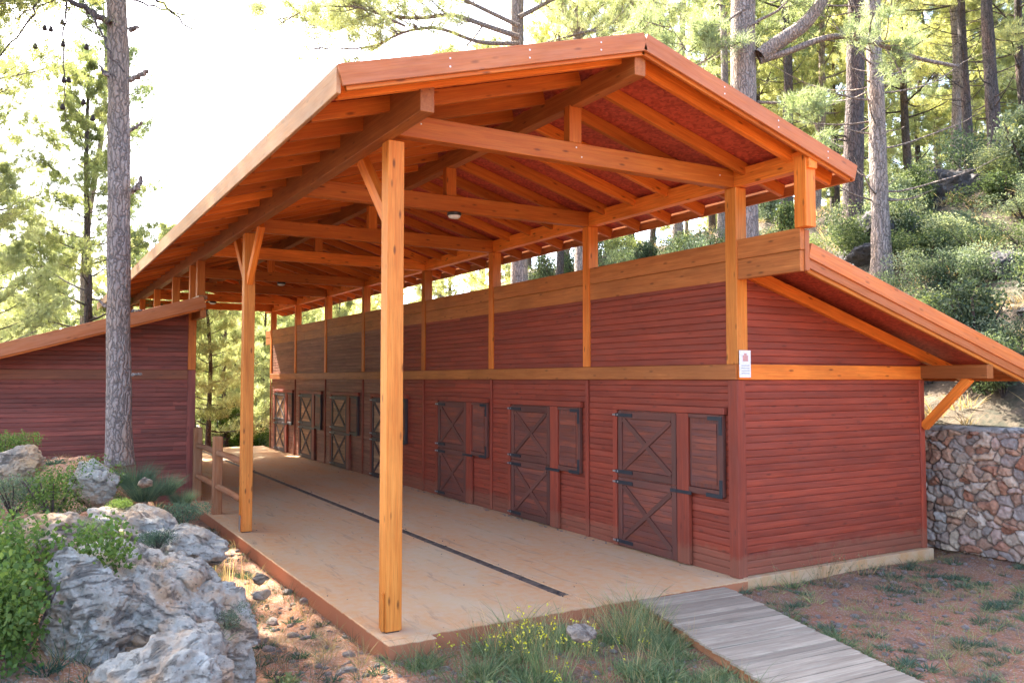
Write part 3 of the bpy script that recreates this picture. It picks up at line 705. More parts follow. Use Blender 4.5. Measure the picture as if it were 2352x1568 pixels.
# ------------------------------------------------------------------ foliage builders
def needles(C, N, L, W, cv, rng, up=.25, spread=.0, dirs=None):
    """N thin triangles radiating from each clump centre C (n,3)"""
    n = len(C); c = np.repeat(C, N, 0); d = rng.normal(size=(n*N, 3))
    if dirs is not None: d = d*.75+np.repeat(dirs, N, 0)*1.0
    d[:, 2] += up; d /= np.linalg.norm(d, axis=1)[:, None]
    a = np.cross(d, rng.normal(size=(n*N, 3))); a /= np.linalg.norm(a, axis=1)[:, None]
    l = L*rng.uniform(.6, 1.2, (n*N, 1)); c = c+rng.normal(size=(n*N, 3))*spread
    V = np.stack([c-a*W/2, c+a*W/2, c+d*l], 1).reshape(-1, 3); F_ = np.arange(len(V)).reshape(-1, 3)
    cvv = np.repeat(np.clip(np.repeat(cv, N)+rng.normal(0, .08, n*N), 0, 1), 3)
    return V, F_, cvv
def leaves(C, size, cv, rng, aspect=.6):
    n = len(C); d = rng.normal(size=(n, 3)); d[:, 2] += .3; d /= np.linalg.norm(d, axis=1)[:, None]
    a = np.cross(d, rng.normal(size=(n, 3))); a /= np.linalg.norm(a, axis=1)[:, None]; s = size*rng.uniform(.6, 1.3, (n, 1))
    V = np.stack([C, C+d*s*.5+a*s*aspect/2, C+d*s, C+d*s*.5-a*s*aspect/2], 1).reshape(-1, 3)
    return V, np.arange(len(V)).reshape(-1, 4), np.repeat(cv, 4)
def make_pine(seed, H, r0, cb, cr, nb=34, nn=34, L=.17, W=.016, lean=(0, 0), flat=.35, clump_per=9, dead=6, top_taper=.75):
    """returns trunk mesh, crown mesh. H height, cb crown base, cr crown radius"""
    r = np.random.default_rng(seed); m = 16; tz = np.linspace(0, 1, m)
    P = np.stack([lean[0]*tz*H+.25*r0*8*vn(np.stack([tz*2.5, 0*tz, 0*tz], -1), seed), lean[1]*tz*H+.2*r0*8*vn(np.stack([tz*2.5, 0*tz+5, 0*tz], -1), seed+1), tz*H], -1)
    P[:, :2] -= P[0, :2]
    R = r0*(1-top_taper*tz)*(1+.35*np.exp(-tz*H/.35)); R[-1] = .015
    VV, FF, BB = [], [], []; k = 0
    def addt(Pt, Rt, n, rough=0.):
        nonlocal k
        V, F_ = tube(Pt, Rt, n, seed, rough); VV.append(V); FF.append(F_+k); BB.append(V+seed); k += len(V)
    # finer trunk
    tf = np.linspace(0, 1, 48); Pf = np.stack([np.interp(tf, tz, P[:, i]) for i in range(3)], -1); addt(Pf, np.interp(tf, tz, R), 14, .10)
    Cc, Dd, cvs = [], [], []
    for b in range(nb+dead):
        isd = b >= nb
        t = (cb+(H-cb)*((b+.5)/nb)**.9)/H if not isd else r.uniform(.25*cb, cb)/H
        base = np.array([np.interp(t, tz, P[:, i]) for i in range(3)]); az = b*2.399+r.uniform(-.5, .5)
        q = (t*H-cb)/(H-cb) if not isd else 0
        ln = cr*(1-.75*max(q, 0)**1.6)*r.uniform(.6, 1.15) if not isd else r.uniform(.3, 2.1)*(1.2 if dead > 10 else .4)
        el = .15+.75*max(q, 0)+r.uniform(-.2, .25); d = np.array([math.cos(az)*math.cos(el), math.sin(az)*math.cos(el), math.sin(el)])
        s = np.linspace(0, 1, 7)[:, None]; Pb = base+d*ln*s+np.array([0, 0, 1])*(-.22*ln*s*(1-s)*1.0+.10*ln*s**2)
        Pb = Pb+.07*ln*vn(np.concatenate([s*2.4, s*0+b, s*0+seed], 1), seed)[:, None]*s*np.array([1, 1, .8])+.05*ln*vn(np.concatenate([s*3.4, s*0+b+9, s*0+seed], 1), seed)[:, None]*s*np.array([-math.sin(az), math.cos(az), 0])
        rb = max(.012, np.interp(t, tz, R)*(.14 if isd else .30))*(1-.8*s[:, 0]); addt(Pb, np.maximum(rb, .006), 5)
        if isd: continue
        bc = r.uniform(.15, .95)
        nsub = max(3, int(4+ln*1.6))
        for j in range(nsub):
            ss = .35+.65*(j+.5)/nsub; bp = np.array([np.interp(ss, s[:, 0], Pb[:, i]) for i in range(3)])
            sd = 1 if j % 2 else -1; ang = az+sd*r.uniform(.5, 1.2); e2 = r.uniform(-.15, .5); dl = ln*r.uniform(.22, .42)*(1.15-ss*.5)
            d2 = np.array([math.cos(ang)*math.cos(e2), math.sin(ang)*math.cos(e2), math.sin(e2)])
            s2 = np.linspace(0, 1, 4)[:, None]; P2 = bp+d2*dl*s2+np.array([0, 0, .12*dl])*s2**2; addt(P2, .010*(1-.6*s2[:, 0])+.002, 3)
            nc = clump_per
            tt_ = r.uniform(.3, 1.05, nc)[:, None]; cc = bp+d2*dl*tt_+r.normal(size=(nc, 3))*np.array([.13, .13, .08])*(.5+ln*.35)
            Cc.append(cc); Dd.append(np.repeat((d2*.6+np.array([0, 0, .5]))[None], nc, 0)); cvs.append(np.clip(bc*.6+r.uniform(0, .45, nc), 0, 1))
    C_ = np.concatenate(Cc); V, F_, cv = needles(C_, nn, L, W, np.concatenate(cvs), r, .2, .045, np.concatenate(Dd))
    tm = rawmesh('pine_trunk', np.concatenate(VV), np.concatenate(FF), {'bl': np.concatenate(BB)}, True)
    cm = rawmesh('pine_crown', V, F_, {'cv': cv}); return tm, cm
def tree(meshes, loc, rz=0, sc=1, label='', group=None, bark='bark', leaf='needle', name='pine_tree'):
    t = empty(name, loc, rz, label, 'tree', group); t.scale = (sc, sc, sc)
    a = bpy.data.objects.new('trunk', meshes[0]); b = bpy.data.objects.new('crown', meshes[1])
    for o, m in ((a, M[bark]), (b, M[leaf])):
        col.objects.link(o); o.parent = t
        if not o.data.materials: o.data.materials.append(m)
        else: o.material_slots[0].link = 'OBJECT'; o.material_slots[0].material = m
    return t
pineA = make_pine(101, 17, .24, 8.5, 3.6, 38, 30, .18, .018, dead=34)
pineB = make_pine(102, 15, .20, 4.5, 3.2, 42, 30, .18, .022)
pineC = make_pine(103, 12, .16, 2.0, 2.9, 46, 30, .18, .022)     # young, leafy to the ground
pineD = make_pine(104, 19, .20, 7.5, 3.2, 40, 28, .19, .020, dead=40)
pineE = make_pine(105, 7, .09, .6, 1.7, 44, 26, .16, .020, clump_per=7)
def put(ms, u, depth, rz, sc, label, group, bark='bark', leaf='needle', dz=0, name='pine_tree'):
    p = at(u, depth); p[2] += dz-.1; return tree(ms, p, rz, sc, label, group, bark, leaf, name)

# the front pine left of the stable (own mesh) -------------------------------
def front_pine():
    base = at(275, 13.6, 1045); base[2] -= .15
    t = empty('pine_tree', base, 0, 'nearest pine at the left, bare grey trunk with branch stubs before the stable wing', 'tree')
    H = 15.; tz = np.linspace(0, 1, 70); r0 = .195
    P = np.stack([.04*vn(np.stack([tz*5, 0*tz, 0*tz], -1), 4)-.35*tz, .04*vn(np.stack([tz*5, 0*tz+4, 0*tz], -1), 5), tz*H], -1); P[:, :2] -= P[0, :2]
    R = r0*(1-.40*tz)*(1+.15*np.exp(-tz*H/.4))
    V, F_ = tube(P, R, 26, 3, .09); mb = MB(); mb.add(V, F_, V.copy()); mb.build('trunk', M['bark'], t, True)
    rt = np.array([math.cos(YAW), math.sin(YAW), 0]); fw = np.array([-math.sin(YAW), math.cos(YAW), 0]); up = np.array([0, 0, 1.])
    def pt(u, v, df=0.):   # point in the tree's own plane
        return at(u, 13.6+df, v)-base
    def br(pts, r0_, r1_, name, mat='barkdark', n=7):
        Pp = np.array([pt(*q) for q in pts]); s = np.linspace(0, 1, len(Pp)*4); s0 = np.linspace(0, 1, len(Pp)); Ps = np.stack([np.interp(s, s0, Pp[:, i]) for i in range(3)], -1)
        Ps[1:-1] += .012*np.random.default_rng(len(pts)).normal(size=Ps[1:-1].shape)
        V, F_ = tube(Ps, np.linspace(r0_, r1_, len(Ps)), n); m_ = MB(); m_.add(V, F_, V.copy()); return m_.build(name, M[mat], t, True), Ps
    for pts, r0_, r1_ in (([(297, 185), (320, 172), (340, 165)], .045, .035), ([(298, 300), (315, 288), (328, 282)], .03, .018), ([(300, 440), (318, 425), (326, 405)], .05, .03),
                          ([(298, 70), (308, 62), (318, 65)], .05, .025), ([(250, 178), (235, 160), (228, 152)], .04, .015), ([(250, 708), (235, 695), (222, 690)], .03, .012), ([(302, 715), (325, 712)], .022, .015), ([(302, 862), (325, 858)], .022, .02)):
        br(pts, r0_, r1_, 'branch_stub', 'bark')
    B1 = br([(252, 55), (205, 25), (140, -8), (60, -40)], .055, .03, 'branch')[1]
    Bs = [([(205, 25, -.3), (235, 80, -.6), (255, 130, -.9), (285, 165, -1.)], .02, .012), ([(155, -10), (148, 60), (145, 130), (152, 200), (147, 250)], .018, .006), ([(100, -20, .3), (65, 50, .4), (0, 130, .5)], .02, .012),
          ([(152, 20, -.3), (190, 60, -.4), (245, 95, -.5)], .012, .006), ([(148, 60), (110, 90), (85, 105)], .008, .004), ([(190, 0), (215, 70), (240, 140)], .012, .005), ([(130, 0, .2), (60, 25, .2), (10, 60, .3)], .012, .005), ([(147, 250), (160, 300), (165, 320)], .006, .004)]
    for pts, a, b_ in Bs: br(pts, a, b_, 'hanging_twig', 'barkdark', 5)
    br([(300, -40), (360, 0), (420, 50), (470, 95)], .03, .008, 'branch'); br([(300, 0), (370, 20), (440, 40), (490, 60)], .02, .006, 'branch')
    for (u, v) in ((143, 52), (103, 65), (117, 68), (81, 107), (199, 109), (147, 185), (158, 184), (145, 102), (144, 246), (192, 235), (213, 272)):
        V, F_ = ICO[3]; V = V*np.array([.035, .035, .05])*(1+.25*np.sin(V[:, 2:3]*22)); q = pt(u, v); m_ = MB(); m_.add(V+q, F_); m_.build('cone', M['cone'], t, True)
    # crown far above the picture and sparse needle sprays by the twigs
    r = np.random.default_rng(9); C1 = []
    for (u0, v0, u1, v1, n) in ((380, 0, 480, 95, 34), (340, -30, 470, 40, 30), (20, -20, 230, 60, 40), (0, 60, 130, 170, 22)):
        s = r.uniform(0, 1, n)
        for k in s: C1.append(pt(u0+(u1-u0)*k+r.normal(0, 16), v0+(v1-v0)*k+r.normal(0, 16), r.normal(0, .5)))
    C1 = np.array(C1); V, F_, cv = needles(C1, 16, .15, .007, r.uniform(.3, .9, len(C1)), r, 0, .05)
    n2 = 3600; th = r.uniform(0, 6.28, n2); rr = 3.9*np.sqrt(r.uniform(0, 1, n2)); zz = r.uniform(9.2, 15.5, n2); rr *= 1-.5*((zz-9.2)/6.3)**2
    C2 = np.stack([rr*np.cos(th), rr*np.sin(th), zz], -1); k = vn(C2*.9, 77) > -.25; C2 = C2[k]
    V2, F2, cv2 = needles(C2, 30, .2, .02, r.uniform(.2, .8, len(C2)), r, .2, .08)
    link('crown', rawmesh('crown', np.concatenate([V, V2]), np.concatenate([F_, F2+len(V)]), {'cv': np.concatenate([cv, cv2])}), M['needle'], t)
front_pine()

# big limb-bearing pine right behind the lean-to --------------------------------
def limb_pine(u, depth, rad, label, limbs, crown_specs, seed, H=17, bark='bark', flip=1, taper=.3):
    base = at(u, depth); base[2] -= .2
    t = empty('pine_tree', base, 0, label, 'tree')
    tz = np.linspace(0, 1, 60)
    P = np.stack([.15*vn(np.stack([tz*3, 0*tz, 0*tz], -1), seed), .12*vn(np.stack([tz*3, 0*tz+4, 0*tz], -1), seed+1), tz*H], -1); P[:, :2] -= P[0, :2]
    V, F_ = tube(P, rad*(1-taper*tz), 24, seed, .09); mb = MB(); mb.add(V, F_, V.copy()); mb.build('trunk', M[bark], t, True)
    r = np.random.default_rng(seed); CC, CV, DD = [], [], []
    for pts, a, b_, fol in limbs:
        Pp = np.array([at(q[0], depth+(q[2] if len(q) > 2 else 0), q[1])-base for q in pts]); s0 = np.linspace(0, 1, len(Pp)); s = np.linspace(0, 1, 22)
        # smooth
        Ps = np.stack([np.interp(s, s0, Pp[:, i]) for i in range(3)], -1)
        for _ in range(3): Ps[1:-1] = (Ps[:-2]+2*Ps[1:-1]+Ps[2:])/4
        L_ = np.linalg.norm(Pp[-1]-Pp[0]); Ps += .03*L_*.5*np.stack([vn(np.stack([s*5, s*0+seed+i, s*0+pts[0][0]*.1], -1), i) for i in range(3)], -1)*np.minimum(s*4, 1)[:, None]
        V, F_ = tube(Ps, np.linspace(a, b_, 22), 10, seed, .06); mb = MB(); mb.add(V, F_, V.copy())
        for j in range(int(fol[0])):
            ss = r.uniform(fol[1], 1); bp = np.array([np.interp(ss, s, Ps[:, i]) for i in range(3)]); tan = Ps[-1]-Ps[0]; tan /= np.linalg.norm(tan)
            d2 = tan*.6+r.normal(size=3)*.6; d2[2] += fol[3] if len(fol) > 3 else .1; d2 /= np.linalg.norm(d2); dl = r.uniform(.35, 1.)*fol[2]
            s2 = np.linspace(0, 1, 6)[:, None]; P2 = bp+d2*dl*s2+np.array([0, 0, .22*dl])*s2**2+.07*dl*np.stack([vn(np.concatenate([s2*3, s2*0+j, s2*0+i], 1), 3) for i in range(3)], -1)*s2
            V, F_ = tube(P2, (.3*np.interp(ss, [0, 1], [a, b_])+.007)*(1-.75*s2[:, 0])+.003, 5); mb.add(V, F_, V.copy())
            for q in range(3):
                s3 = r.uniform(.3, .95); b3 = P2[0]+(P2[-1]-P2[0])*s3; d3 = d2*.5+r.normal(size=3)*.6; d3 /= np.linalg.norm(d3); l3 = dl*r.uniform(.25, .5)
                P3 = b3+d3*l3*s2+np.array([0, 0, .1*l3])*s2**2; V, F_ = tube(P3, .009*(1-.6*s2[:, 0])+.003, 4); mb.add(V, F_, V.copy())
                n = 4; CC.append(P3[-1]+r.normal(size=(n, 3))*.11-d3*.12*r.uniform(0, 1.2, (n, 1))); CV.append(r.uniform(.1, 1, n)); DD.append(np.repeat((d3*.7+np.array([0, 0, .45]))[None], n, 0))
            n = 5; CC.append(P2[-1]+r.normal(size=(n, 3))*.13); CV.append(r.uniform(.1, 1, n)); DD.append(np.repeat((d2*.7+np.array([0, 0, .45]))[None], n, 0))
        mb.build('limb', M[bark], t, True)
    for (x, y, z, rx, rz_, n) in crown_specs:
        c = np.array([x, y, z])+r.normal(size=(n, 3))*np.array([rx, rx, rz_])*.5; c = c[vn(c*1.1, seed) > -.1]; CC.append(c); CV.append(r.uniform(.1, .9, len(c))); DD.append(np.repeat(np.array([[0, 0, .5]]), len(c), 0))
    C_ = np.concatenate(CC); V, F_, cv = needles(C_, 30, .19, .015, np.concatenate(CV), r, .1, .05, np.concatenate(DD))
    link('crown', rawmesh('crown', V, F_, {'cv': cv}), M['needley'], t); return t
limb_pine(1724, 19.8, .335, 'thickest pine behind the roof at the right, with a heavy curved limb',
          [([(1745, 130), (1790, 95), (1850, 55), (1890, 0), (1905, -60)], .19, .13, (2, .8, 1.)),
           ([(1745, 140), (1810, 120), (1895, 82), (1960, 85), (2030, 105), (2110, 135), (2200, 155)], .085, .04, (8, .45, 1.3)),
           ([(1740, 235), (1790, 235), (1840, 265), (1880, 290)], .035, .015, (5, .3, .8)),
           ([(1710, 100), (1670, 95), (1640, 130), (1600, 150)], .035, .012, (6, .3, .9)),
           ([(1720, 60), (1780, 30), (1820, -10)], .04, .02, (5, .3, 1.)),
           ([(1710, 20), (1650, 60), (1580, 130), (1540, 60)], .03, .012, (10, .2, 1.1))],
          [(0, 0, 14, 4., 2.5, 260)], 201, 17, 'bark')
limb_pine(1192, 28.5, .30, 'pine with wide bare spreading branches rising directly behind the roof near the top centre',
          [([(1192, 85), (1120, 60), (1040, 30), (960, 45), (870, 30), (790, -10)], .10, .03, (26, .2, 2.0)),
           ([(1192, 100), (1100, 100), (1010, 60), (930, 70), (850, 110), (720, 120)], .08, .02, (24, .35, 1.7)),
           ([(1192, 60), (1090, 10), (1000, -30), (900, -30)], .08, .03, (16, .2, 2.)),
           ([(1192, 40), (1260, 5), (1340, -40)], .09, .03, (12, .3, 2.)),
           ([(1195, 110), (1270, 95), (1360, 70), (1440, 75)], .06, .02, (16, .3, 1.6)),
           ([(930, 60, -1), (840, 20, -2), (740, 10, -2), (650, 50, -2)], .045, .015, (30, .15, 1.5)),
           ([(850, 30, 1), (780, 70, 1), (710, 50, 1), (640, -10, 1)], .03, .012, (22, .15, 1.5))],
          [(0, 0, 17, 4., 2.5, 200), (-4.5, 2.5, 14.9, 2.2, 1.0, 60)], 202, 18, 'bark')
limb_pine(1330, 30, .24, 'forked pine stem just right of the wide-branching pine above the ridge',
          [([(1330, 90), (1300, 40), (1290, -20)], .12, .08, (8, .3, 1.6)), ([(1330, 90), (1360, 30), (1370, -20)], .12, .08, (8, .3, 1.6)), ([(1335, 80), (1400, 60), (1450, 10), (1500, -20)], .07, .03, (14, .3, 1.6)),
           ([(1335, 100), (1430, 110), (1480, 60), (1540, 40)], .05, .02, (18, .2, 1.6))],
          [(0, 0, 16, 3.5, 2., 160)], 203, 12.5, 'bark')
# the trunks on the hill at the right
put(pineA, 1966, 25.5, .4, 1.35, 'tall dark pine left of the pair standing on the hillside at the right', 'pines on the hillside', 'barkdark')
put(pineD, 2030, 22.3, 1.2, 1.25, 'tall pinkish grey pine right of the pair, its foot among bushes on the hillside', 'pines on the hillside', 'bark')
def wood_label(u, d):
    where = 'near the right edge' if u > 2150 else 'between the paired trunks and thickest pine' if u > 1800 else 'around the thickest pine' if u > 1600 else 'above the ridge of the roof'
    return 'slender pine in '+('the front row' if d < 40 else 'the second row' if d < 53 else 'the far rows')+' of the wood, '+where
for k, (u, d, ms, sc) in enumerate([(2205, 36, pineA, 1.1), (2240, 33, pineD, 1.0), (2300, 31, pineA, 1.15), (1662, 34, pineD, 1.1), (1812, 38, pineA, 1.1), (1745, 45, pineB, 1.2), (1880, 42, pineB, 1.25), (2100, 44, pineB, 1.2), (2380, 38, pineB, 1.2),
        (1560, 42, pineB, 1.3), (1450, 46, pineB, 1.2), (2010, 52, pineD, 1.2), (2170, 55, pineB, 1.4), (2330, 52, pineB, 1.3), (1920, 60, pineB, 1.4), (1780, 62, pineB, 1.4), (1640, 58, pineB, 1.5), (1500, 64, pineC, 1.6), (2250, 68, pineC, 1.5), (2060, 70, pineC, 1.6), (1850, 76, pineC, 1.6),
        (1300, 50, pineD, 1.2), (1215, 60, pineC, 1.4), (1090, 45, pineB, 1.), (1010, 55, pineB, 1.1), (2420, 30, pineB, 1.1), (2460, 45, pineC, 1.4), (1590, 75, pineC, 1.7), (1700, 80, pineC, 1.7), (1960, 84, pineC, 1.7), (2160, 88, pineC, 1.8), (2350, 80, pineC, 1.7), (1390, 72, pineC, 1.5), (1820, 50, pineC, 1.3), (2130, 50, pineC, 1.2), (1930, 47, pineC, 1.1), (2280, 46, pineC, 1.2), (1700, 48, pineC, 1.2)]):
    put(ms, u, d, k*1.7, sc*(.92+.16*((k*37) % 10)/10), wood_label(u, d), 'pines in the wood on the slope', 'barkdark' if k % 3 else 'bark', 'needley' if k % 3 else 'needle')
for k, (x, y, ms, sc) in enumerate([(8, 21, pineE, 1.0), (9, 27, pineC, .7), (7.5, 32, pineC, .8), (10, 36, pineC, .9), (7, 42, pineC, .9), (12, 30, pineB, 1.), (13, 24, pineB, 1.), (15, 34, pineC, 1.1), (6.5, 50, pineC, 1.1), (10, 48, pineC, 1.1), (3.5, 33, pineC, .75), (5, 38, pineC, .8), (2.5, 41, pineC, .8), (4.5, 29.5, pineE, 1.1)]):
    tree(ms, (x, y, float(GH(x, y))-.1), k*1.9, sc, 'pine on the slope showing through the slot under the main roof', 'pines behind the slot under the roof', 'barkdark', 'needley')
# trees beyond the left and the far end
put(pineB, 212, 30, .3, .93, 'pine with open layered crown standing behind the nearest trunk at the left', 'pines beyond the stable wing', 'barkdark', 'needle')
put(pineC, 385, 36, 2.3, .80, 'young light green pine between the nearest trunk and the roof edge', 'pines beyond the stable wing', 'barkdark', 'needley')
for k, (u, d, ms, sc, L) in enumerate([(-20, 26, pineC, .75, ''), (80, 33, pineC, .72, ''), (150, 40, pineC, .85, ''), (300, 42, pineC, .9, ''), (470, 46, pineC, .85, ''), (560, 52, pineC, .9, ''), (20, 46, pineC, .95, ''), (250, 54, pineB, .85, ''), (430, 60, pineC, 1.0, ''), (120, 60, pineC, 1.05, ''), (-80, 38, pineB, .8, ''), (520, 38, pineE, 1.3, ''), (480, 34, pineE, 1.2, ''), (600, 44, pineE, 1.4, ''), (450, 42, pineE, 1.2, ''), (500, 56, pineC, .9, ''), (560, 66, pineC, 1.2, ''), (640, 70, pineC, 1.3, ''), (490, 75, pineC, 1.2, ''), (540, 42, pineC, .6, ''), (700, 50, pineC, .9, ''), (350, 70, pineC, 1.2, ''), (200, 75, pineC, 1.2, ''), (50, 75, pineC, 1.2, ''), (-60, 60, pineC, 1.2, ''), (800, 60, pineC, 1.1, ''), (900, 70, pineC, 1.2, '')]):
    L = ('little' if ms is pineE else 'layered' if ms is pineB else 'leafy')+' pine in the '+('near' if d < 45 else 'middle' if d < 58 else 'far')+' part of the bright wood, '+('at the left edge' if u < 100 else 'behind the nearest trunk' if u < 330 else 'left of the porch roof' if u < 450 else 'seen past the far aisle end')
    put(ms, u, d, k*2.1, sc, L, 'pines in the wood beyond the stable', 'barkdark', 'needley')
# pines outside the picture that shade the foreground
for k, (x, y, ms, sc) in enumerate([(-11.2, 13.6, pineA, 1.22), (-11.4, 18.6, pineB, 1.15), (-10.9, 16.0, pineD, 1.42), (-11.6, 22.0, pineA, 1.25), (-13.5, 9.5, pineD, 1.05), (-16, 15, pineB, 1.), (-12.2, 3.0, pineA, .85), (-10.5, 30, pineA, 1.1), (-6, 33, pineD, 1.1), (-15, 24, pineB, 1.1)]):
    tree(ms, (x, y, float(GH(x, y))-.1), k*1.3, sc, 'pine rooted outside the left edge of the picture', 'pines left of the picture', 'bark', 'needle')

# ------------------------------------------------------------------ shrubs
def make_bush(seed, R_, H_, n, leaf, lobes=7, aspect=.6, stems=10):
    r = np.random.default_rng(seed); C = []; cv = []
    for i in range(lobes):
        c = np.array([r.normal(0, .45)*R_, r.normal(0, .45)*R_, r.uniform(.25, .8)*H_]); k = n//lobes; d = r.normal(size=(k, 3)); d /= np.linalg.norm(d, axis=1)[:, None]
        rad = r.uniform(.35, .55); p = c+d*(r.uniform(.45, 1.08, (k, 1)))*np.array([R_*rad*1.2, R_*rad*1.2, H_*rad*.8])
        C.append(p); cv.append(np.clip(r.uniform(.1, .7)+r.normal(0, .18, k), 0, 1))
    C = np.concatenate(C); cv = np.concatenate(cv); m = C[:, 2] > -.05; C = C[m]; cv = cv[m]
    keep = vn(C*(3.2/max(R_, .3)), seed) > -.35; C = C[keep]; cv = cv[keep]
    V, F_, c2 = leaves(C, leaf, cv, r, aspect)
    VV, FF, k = [], [], 0
    for i in range(stems):
        a = r.uniform(0, 6.28); P = np.array([[0, 0, -.05], [math.cos(a)*R_*.3, math.sin(a)*R_*.3, H_*.4], [math.cos(a)*R_*.6, math.sin(a)*R_*.6, H_*.8]]); v, f = tube(P, [.02*H_+.004, .014*H_+.003, .004], 4); VV.append(v); FF.append(f+k); k += len(v)
    sv = np.concatenate(VV)
    return rawmesh('foliage', V, F_, {'cv': c2}), rawmesh('stems', sv, np.concatenate(FF), {'bl': sv})
def bush(ms, loc, rz, sc, mat, label, group=None, name='shrub'):
    t = empty(name, loc, rz, label, 'shrub', group); t.scale = sc if isinstance(sc, tuple) else (sc,)*3
    for me, mn, m in ((ms[0], 'foliage', mat), (ms[1], 'stems', 'barkdark')):
        o = bpy.data.objects.new(mn, me); col.objects.link(o); o.parent = t
        if not me.materials: me.materials.append(M[m])
        o.material_slots[0].link = 'OBJECT'; o.material_slots[0].material = M[m]
    return t
bu = [make_bush(301, .9, 1.1, 6500, .065), make_bush(302, 1.1, .9, 6500, .055, 9), make_bush(303, .8, 1.3, 6000, .075, 8)]
bfine = [make_bush(311, .5, .5, 5200, .030, 7, .5), make_bush(312, .45, .4, 4200, .028, 6, .5)]
def nearbush(ms, u, v, depth, sc, mat, label):
    p = at(u, depth, v); return bush(ms, p, random.uniform(0, 6), sc, mat, label)
bigleaf = make_bush(321, .55, .75, 6500, .045, 9, .75)
nearbush(bigleaf, 30, 1560, 6.6, (1., 1., 1.25), 'leafg', 'bright green leafy shrub in the bottom left corner beside the grey boulders')
nearbush(bigleaf, -10, 1420, 7.0, 1.0, 'leafg', 'bright green leafy shrub at the left edge above the corner shrub')
nearbush(bfine[0], 120, 1190, 9.6, 1.15, 'leafg', 'fresh green low shrub between the sunlit boulder and the pitted grey boulder')
nearbush(bfine[1], 30, 1180, 9.7, 1.1, 'leafgrey', 'pale sunlit low shrub at the left edge between two tan boulders')
nearbush(bfine[1], 10, 1060, 11.5, 1.0, 'leafg', 'green shrub at the left edge below the stable wing wall')
nearbush(bfine[1], 275, 1180, 9.2, .42, 'leafg', 'little light green plant on the rocks below the pine')
nearbush(bfine[1], 195, 1240, 8.5, .5, 'leafgrey', 'grey green plant in the cleft above the largest boulder')
# broom-like bushes of fine blades
def make_tuft(seed, n, H_, R_, W, lean=.5, curve=.3, segs=3):
    r = np.random.default_rng(seed); a = r.uniform(0, 6.28, n); rad = R_*.35*np.sqrt(r.uniform(0, 1, n)); base = np.stack([np.cos(a)*rad, np.sin(a)*rad, 0*a], -1)
    d = np.stack([np.cos(a), np.sin(a), 0*a], -1)*(r.uniform(0, 1, n)*lean)[:, None]+r.normal(0, .10, (n, 3)); d[:, 2] = 1; d /= np.linalg.norm(d, axis=1)[:, None]
    L = H_*r.uniform(.45, 1.1, n)[:, None]; s = np.cross(d, r.normal(size=(n, 3))); s /= np.linalg.norm(s, axis=1)[:, None]
    out = np.stack([np.cos(a), np.sin(a), 0*a], -1)
    rows = []
    for q in range(segs+1):
        t = q/segs; p = base+d*L*t+out*(curve*L*t*t)*.6-np.array([0, 0, 1])*(curve*.35*L*t**2); wd = W*(1-t)**.7
        rows += [p-s*wd/2, p+s*wd/2] if q < segs else [p]
    V = np.stack(rows, 1); k = V.shape[1]; o = (np.arange(n)*k)[:, None]; F_ = []
    for q in range(segs-1): F_.append(np.concatenate([o+2*q, o+2*q+1, o+2*q+3, o+2*q+2], 1))
    F3 = np.concatenate([o+2*(segs-1), o+2*(segs-1)+1, o+2*segs], 1); cv = np.repeat(np.clip(r.normal(.5, .25, n), 0, 1), k)
    return V.reshape(-1, 3), np.concatenate(F_), F3, cv
def tuft_obj(name, spots, proto, mat, kind=None, rnd=(.7, 1.3), label=None, cat=None, seed=1):
    """many tufts joined in one object"""
    r = np.random.default_rng(seed); VV, Q, T, C_ = [], [], [], []; k = 0
    for (x, y, z, s) in spots:
        V, F4, F3, cv = proto[r.integers(len(proto))]; th = r.uniform(0, 6.28); c, sn = math.cos(th), math.sin(th); f = s*r.uniform(*rnd)
        VV.append(V*f@np.array([[c, sn, 0], [-sn, c, 0], [0, 0, 1]])+np.array([x, y, z-.01])); Q.append(F4+k); T.append(F3+k); C_.append(np.clip(cv+r.normal(0, .15), 0, 1)); k += len(V)
    o = link(name, rawmesh(name, np.concatenate(VV), [np.concatenate(Q), np.concatenate(T)], {'cv': np.concatenate(C_)}), M[mat]); tag(o, label, cat, kind=kind); return o
brm = [make_tuft(401, 900, .55, .5, .006, .9, .25), make_tuft(402, 700, .45, .5, .006, 1.0, .3)]
p = at(310, 12.3, 1120); tuft_obj('bush', [(p[0], p[1], p[2], 1.1), (p[0]+.35, p[1]-.1, p[2]-.1, .95), (p[0]-.35, p[1]+.1, p[2], .9), (p[0]+.1, p[1]-.3, p[2]-.15, .9), (p[0]+.6, p[1]-.3, p[2]-.25, .7)], brm, 'broom', label='dense dark blue green bush at the foot of the nearest pine', cat='bush')
gr = [make_tuft(410+i, 30, .17, .2, .006, 1.0, .6) for i in range(4)]; grT = [make_tuft(420+i, 14, .34, .2, .005, .7, .6) for i in range(4)]
leafy = [make_tuft(430+i, 60, .11, .22, .013, 1.5, .5) for i in range(3)]
def gspots(fx, n, seed, smin=.6, smax=1.2, mask=None):
    r = np.random.default_rng(seed); S = []
    while len(S) < n:
        x, y = fx(r)
        if mask is not None and vn(np.array([x*mask[0], y*mask[0], mask[2]]), 50) < mask[1]: continue
        S.append((x, y, float(GH(x, y)), r.uniform(smin, smax)))
    return S
def in_tri(r):   # weeds between slab front and boardwalk
    while True:
        x, y = r.uniform(-5.2, -1.9), r.uniform(-4.6, -.35)
        q = np.array([x, y])-A0; across = q[0]*-D0[1]+q[1]*D0[0]
        if across < -.03 and x > -4.75+(-.35-y)*-.02-.25*(y+.3) - .5: return x, y
def in_right(r):
    while True:
        x, y = r.uniform(-2.4, 4.75), r.uniform(-5, -.15)
        q = np.array([x, y])-A0; across = q[0]*-D0[1]+q[1]*D0[0]
        if across > 1.55: return x, y
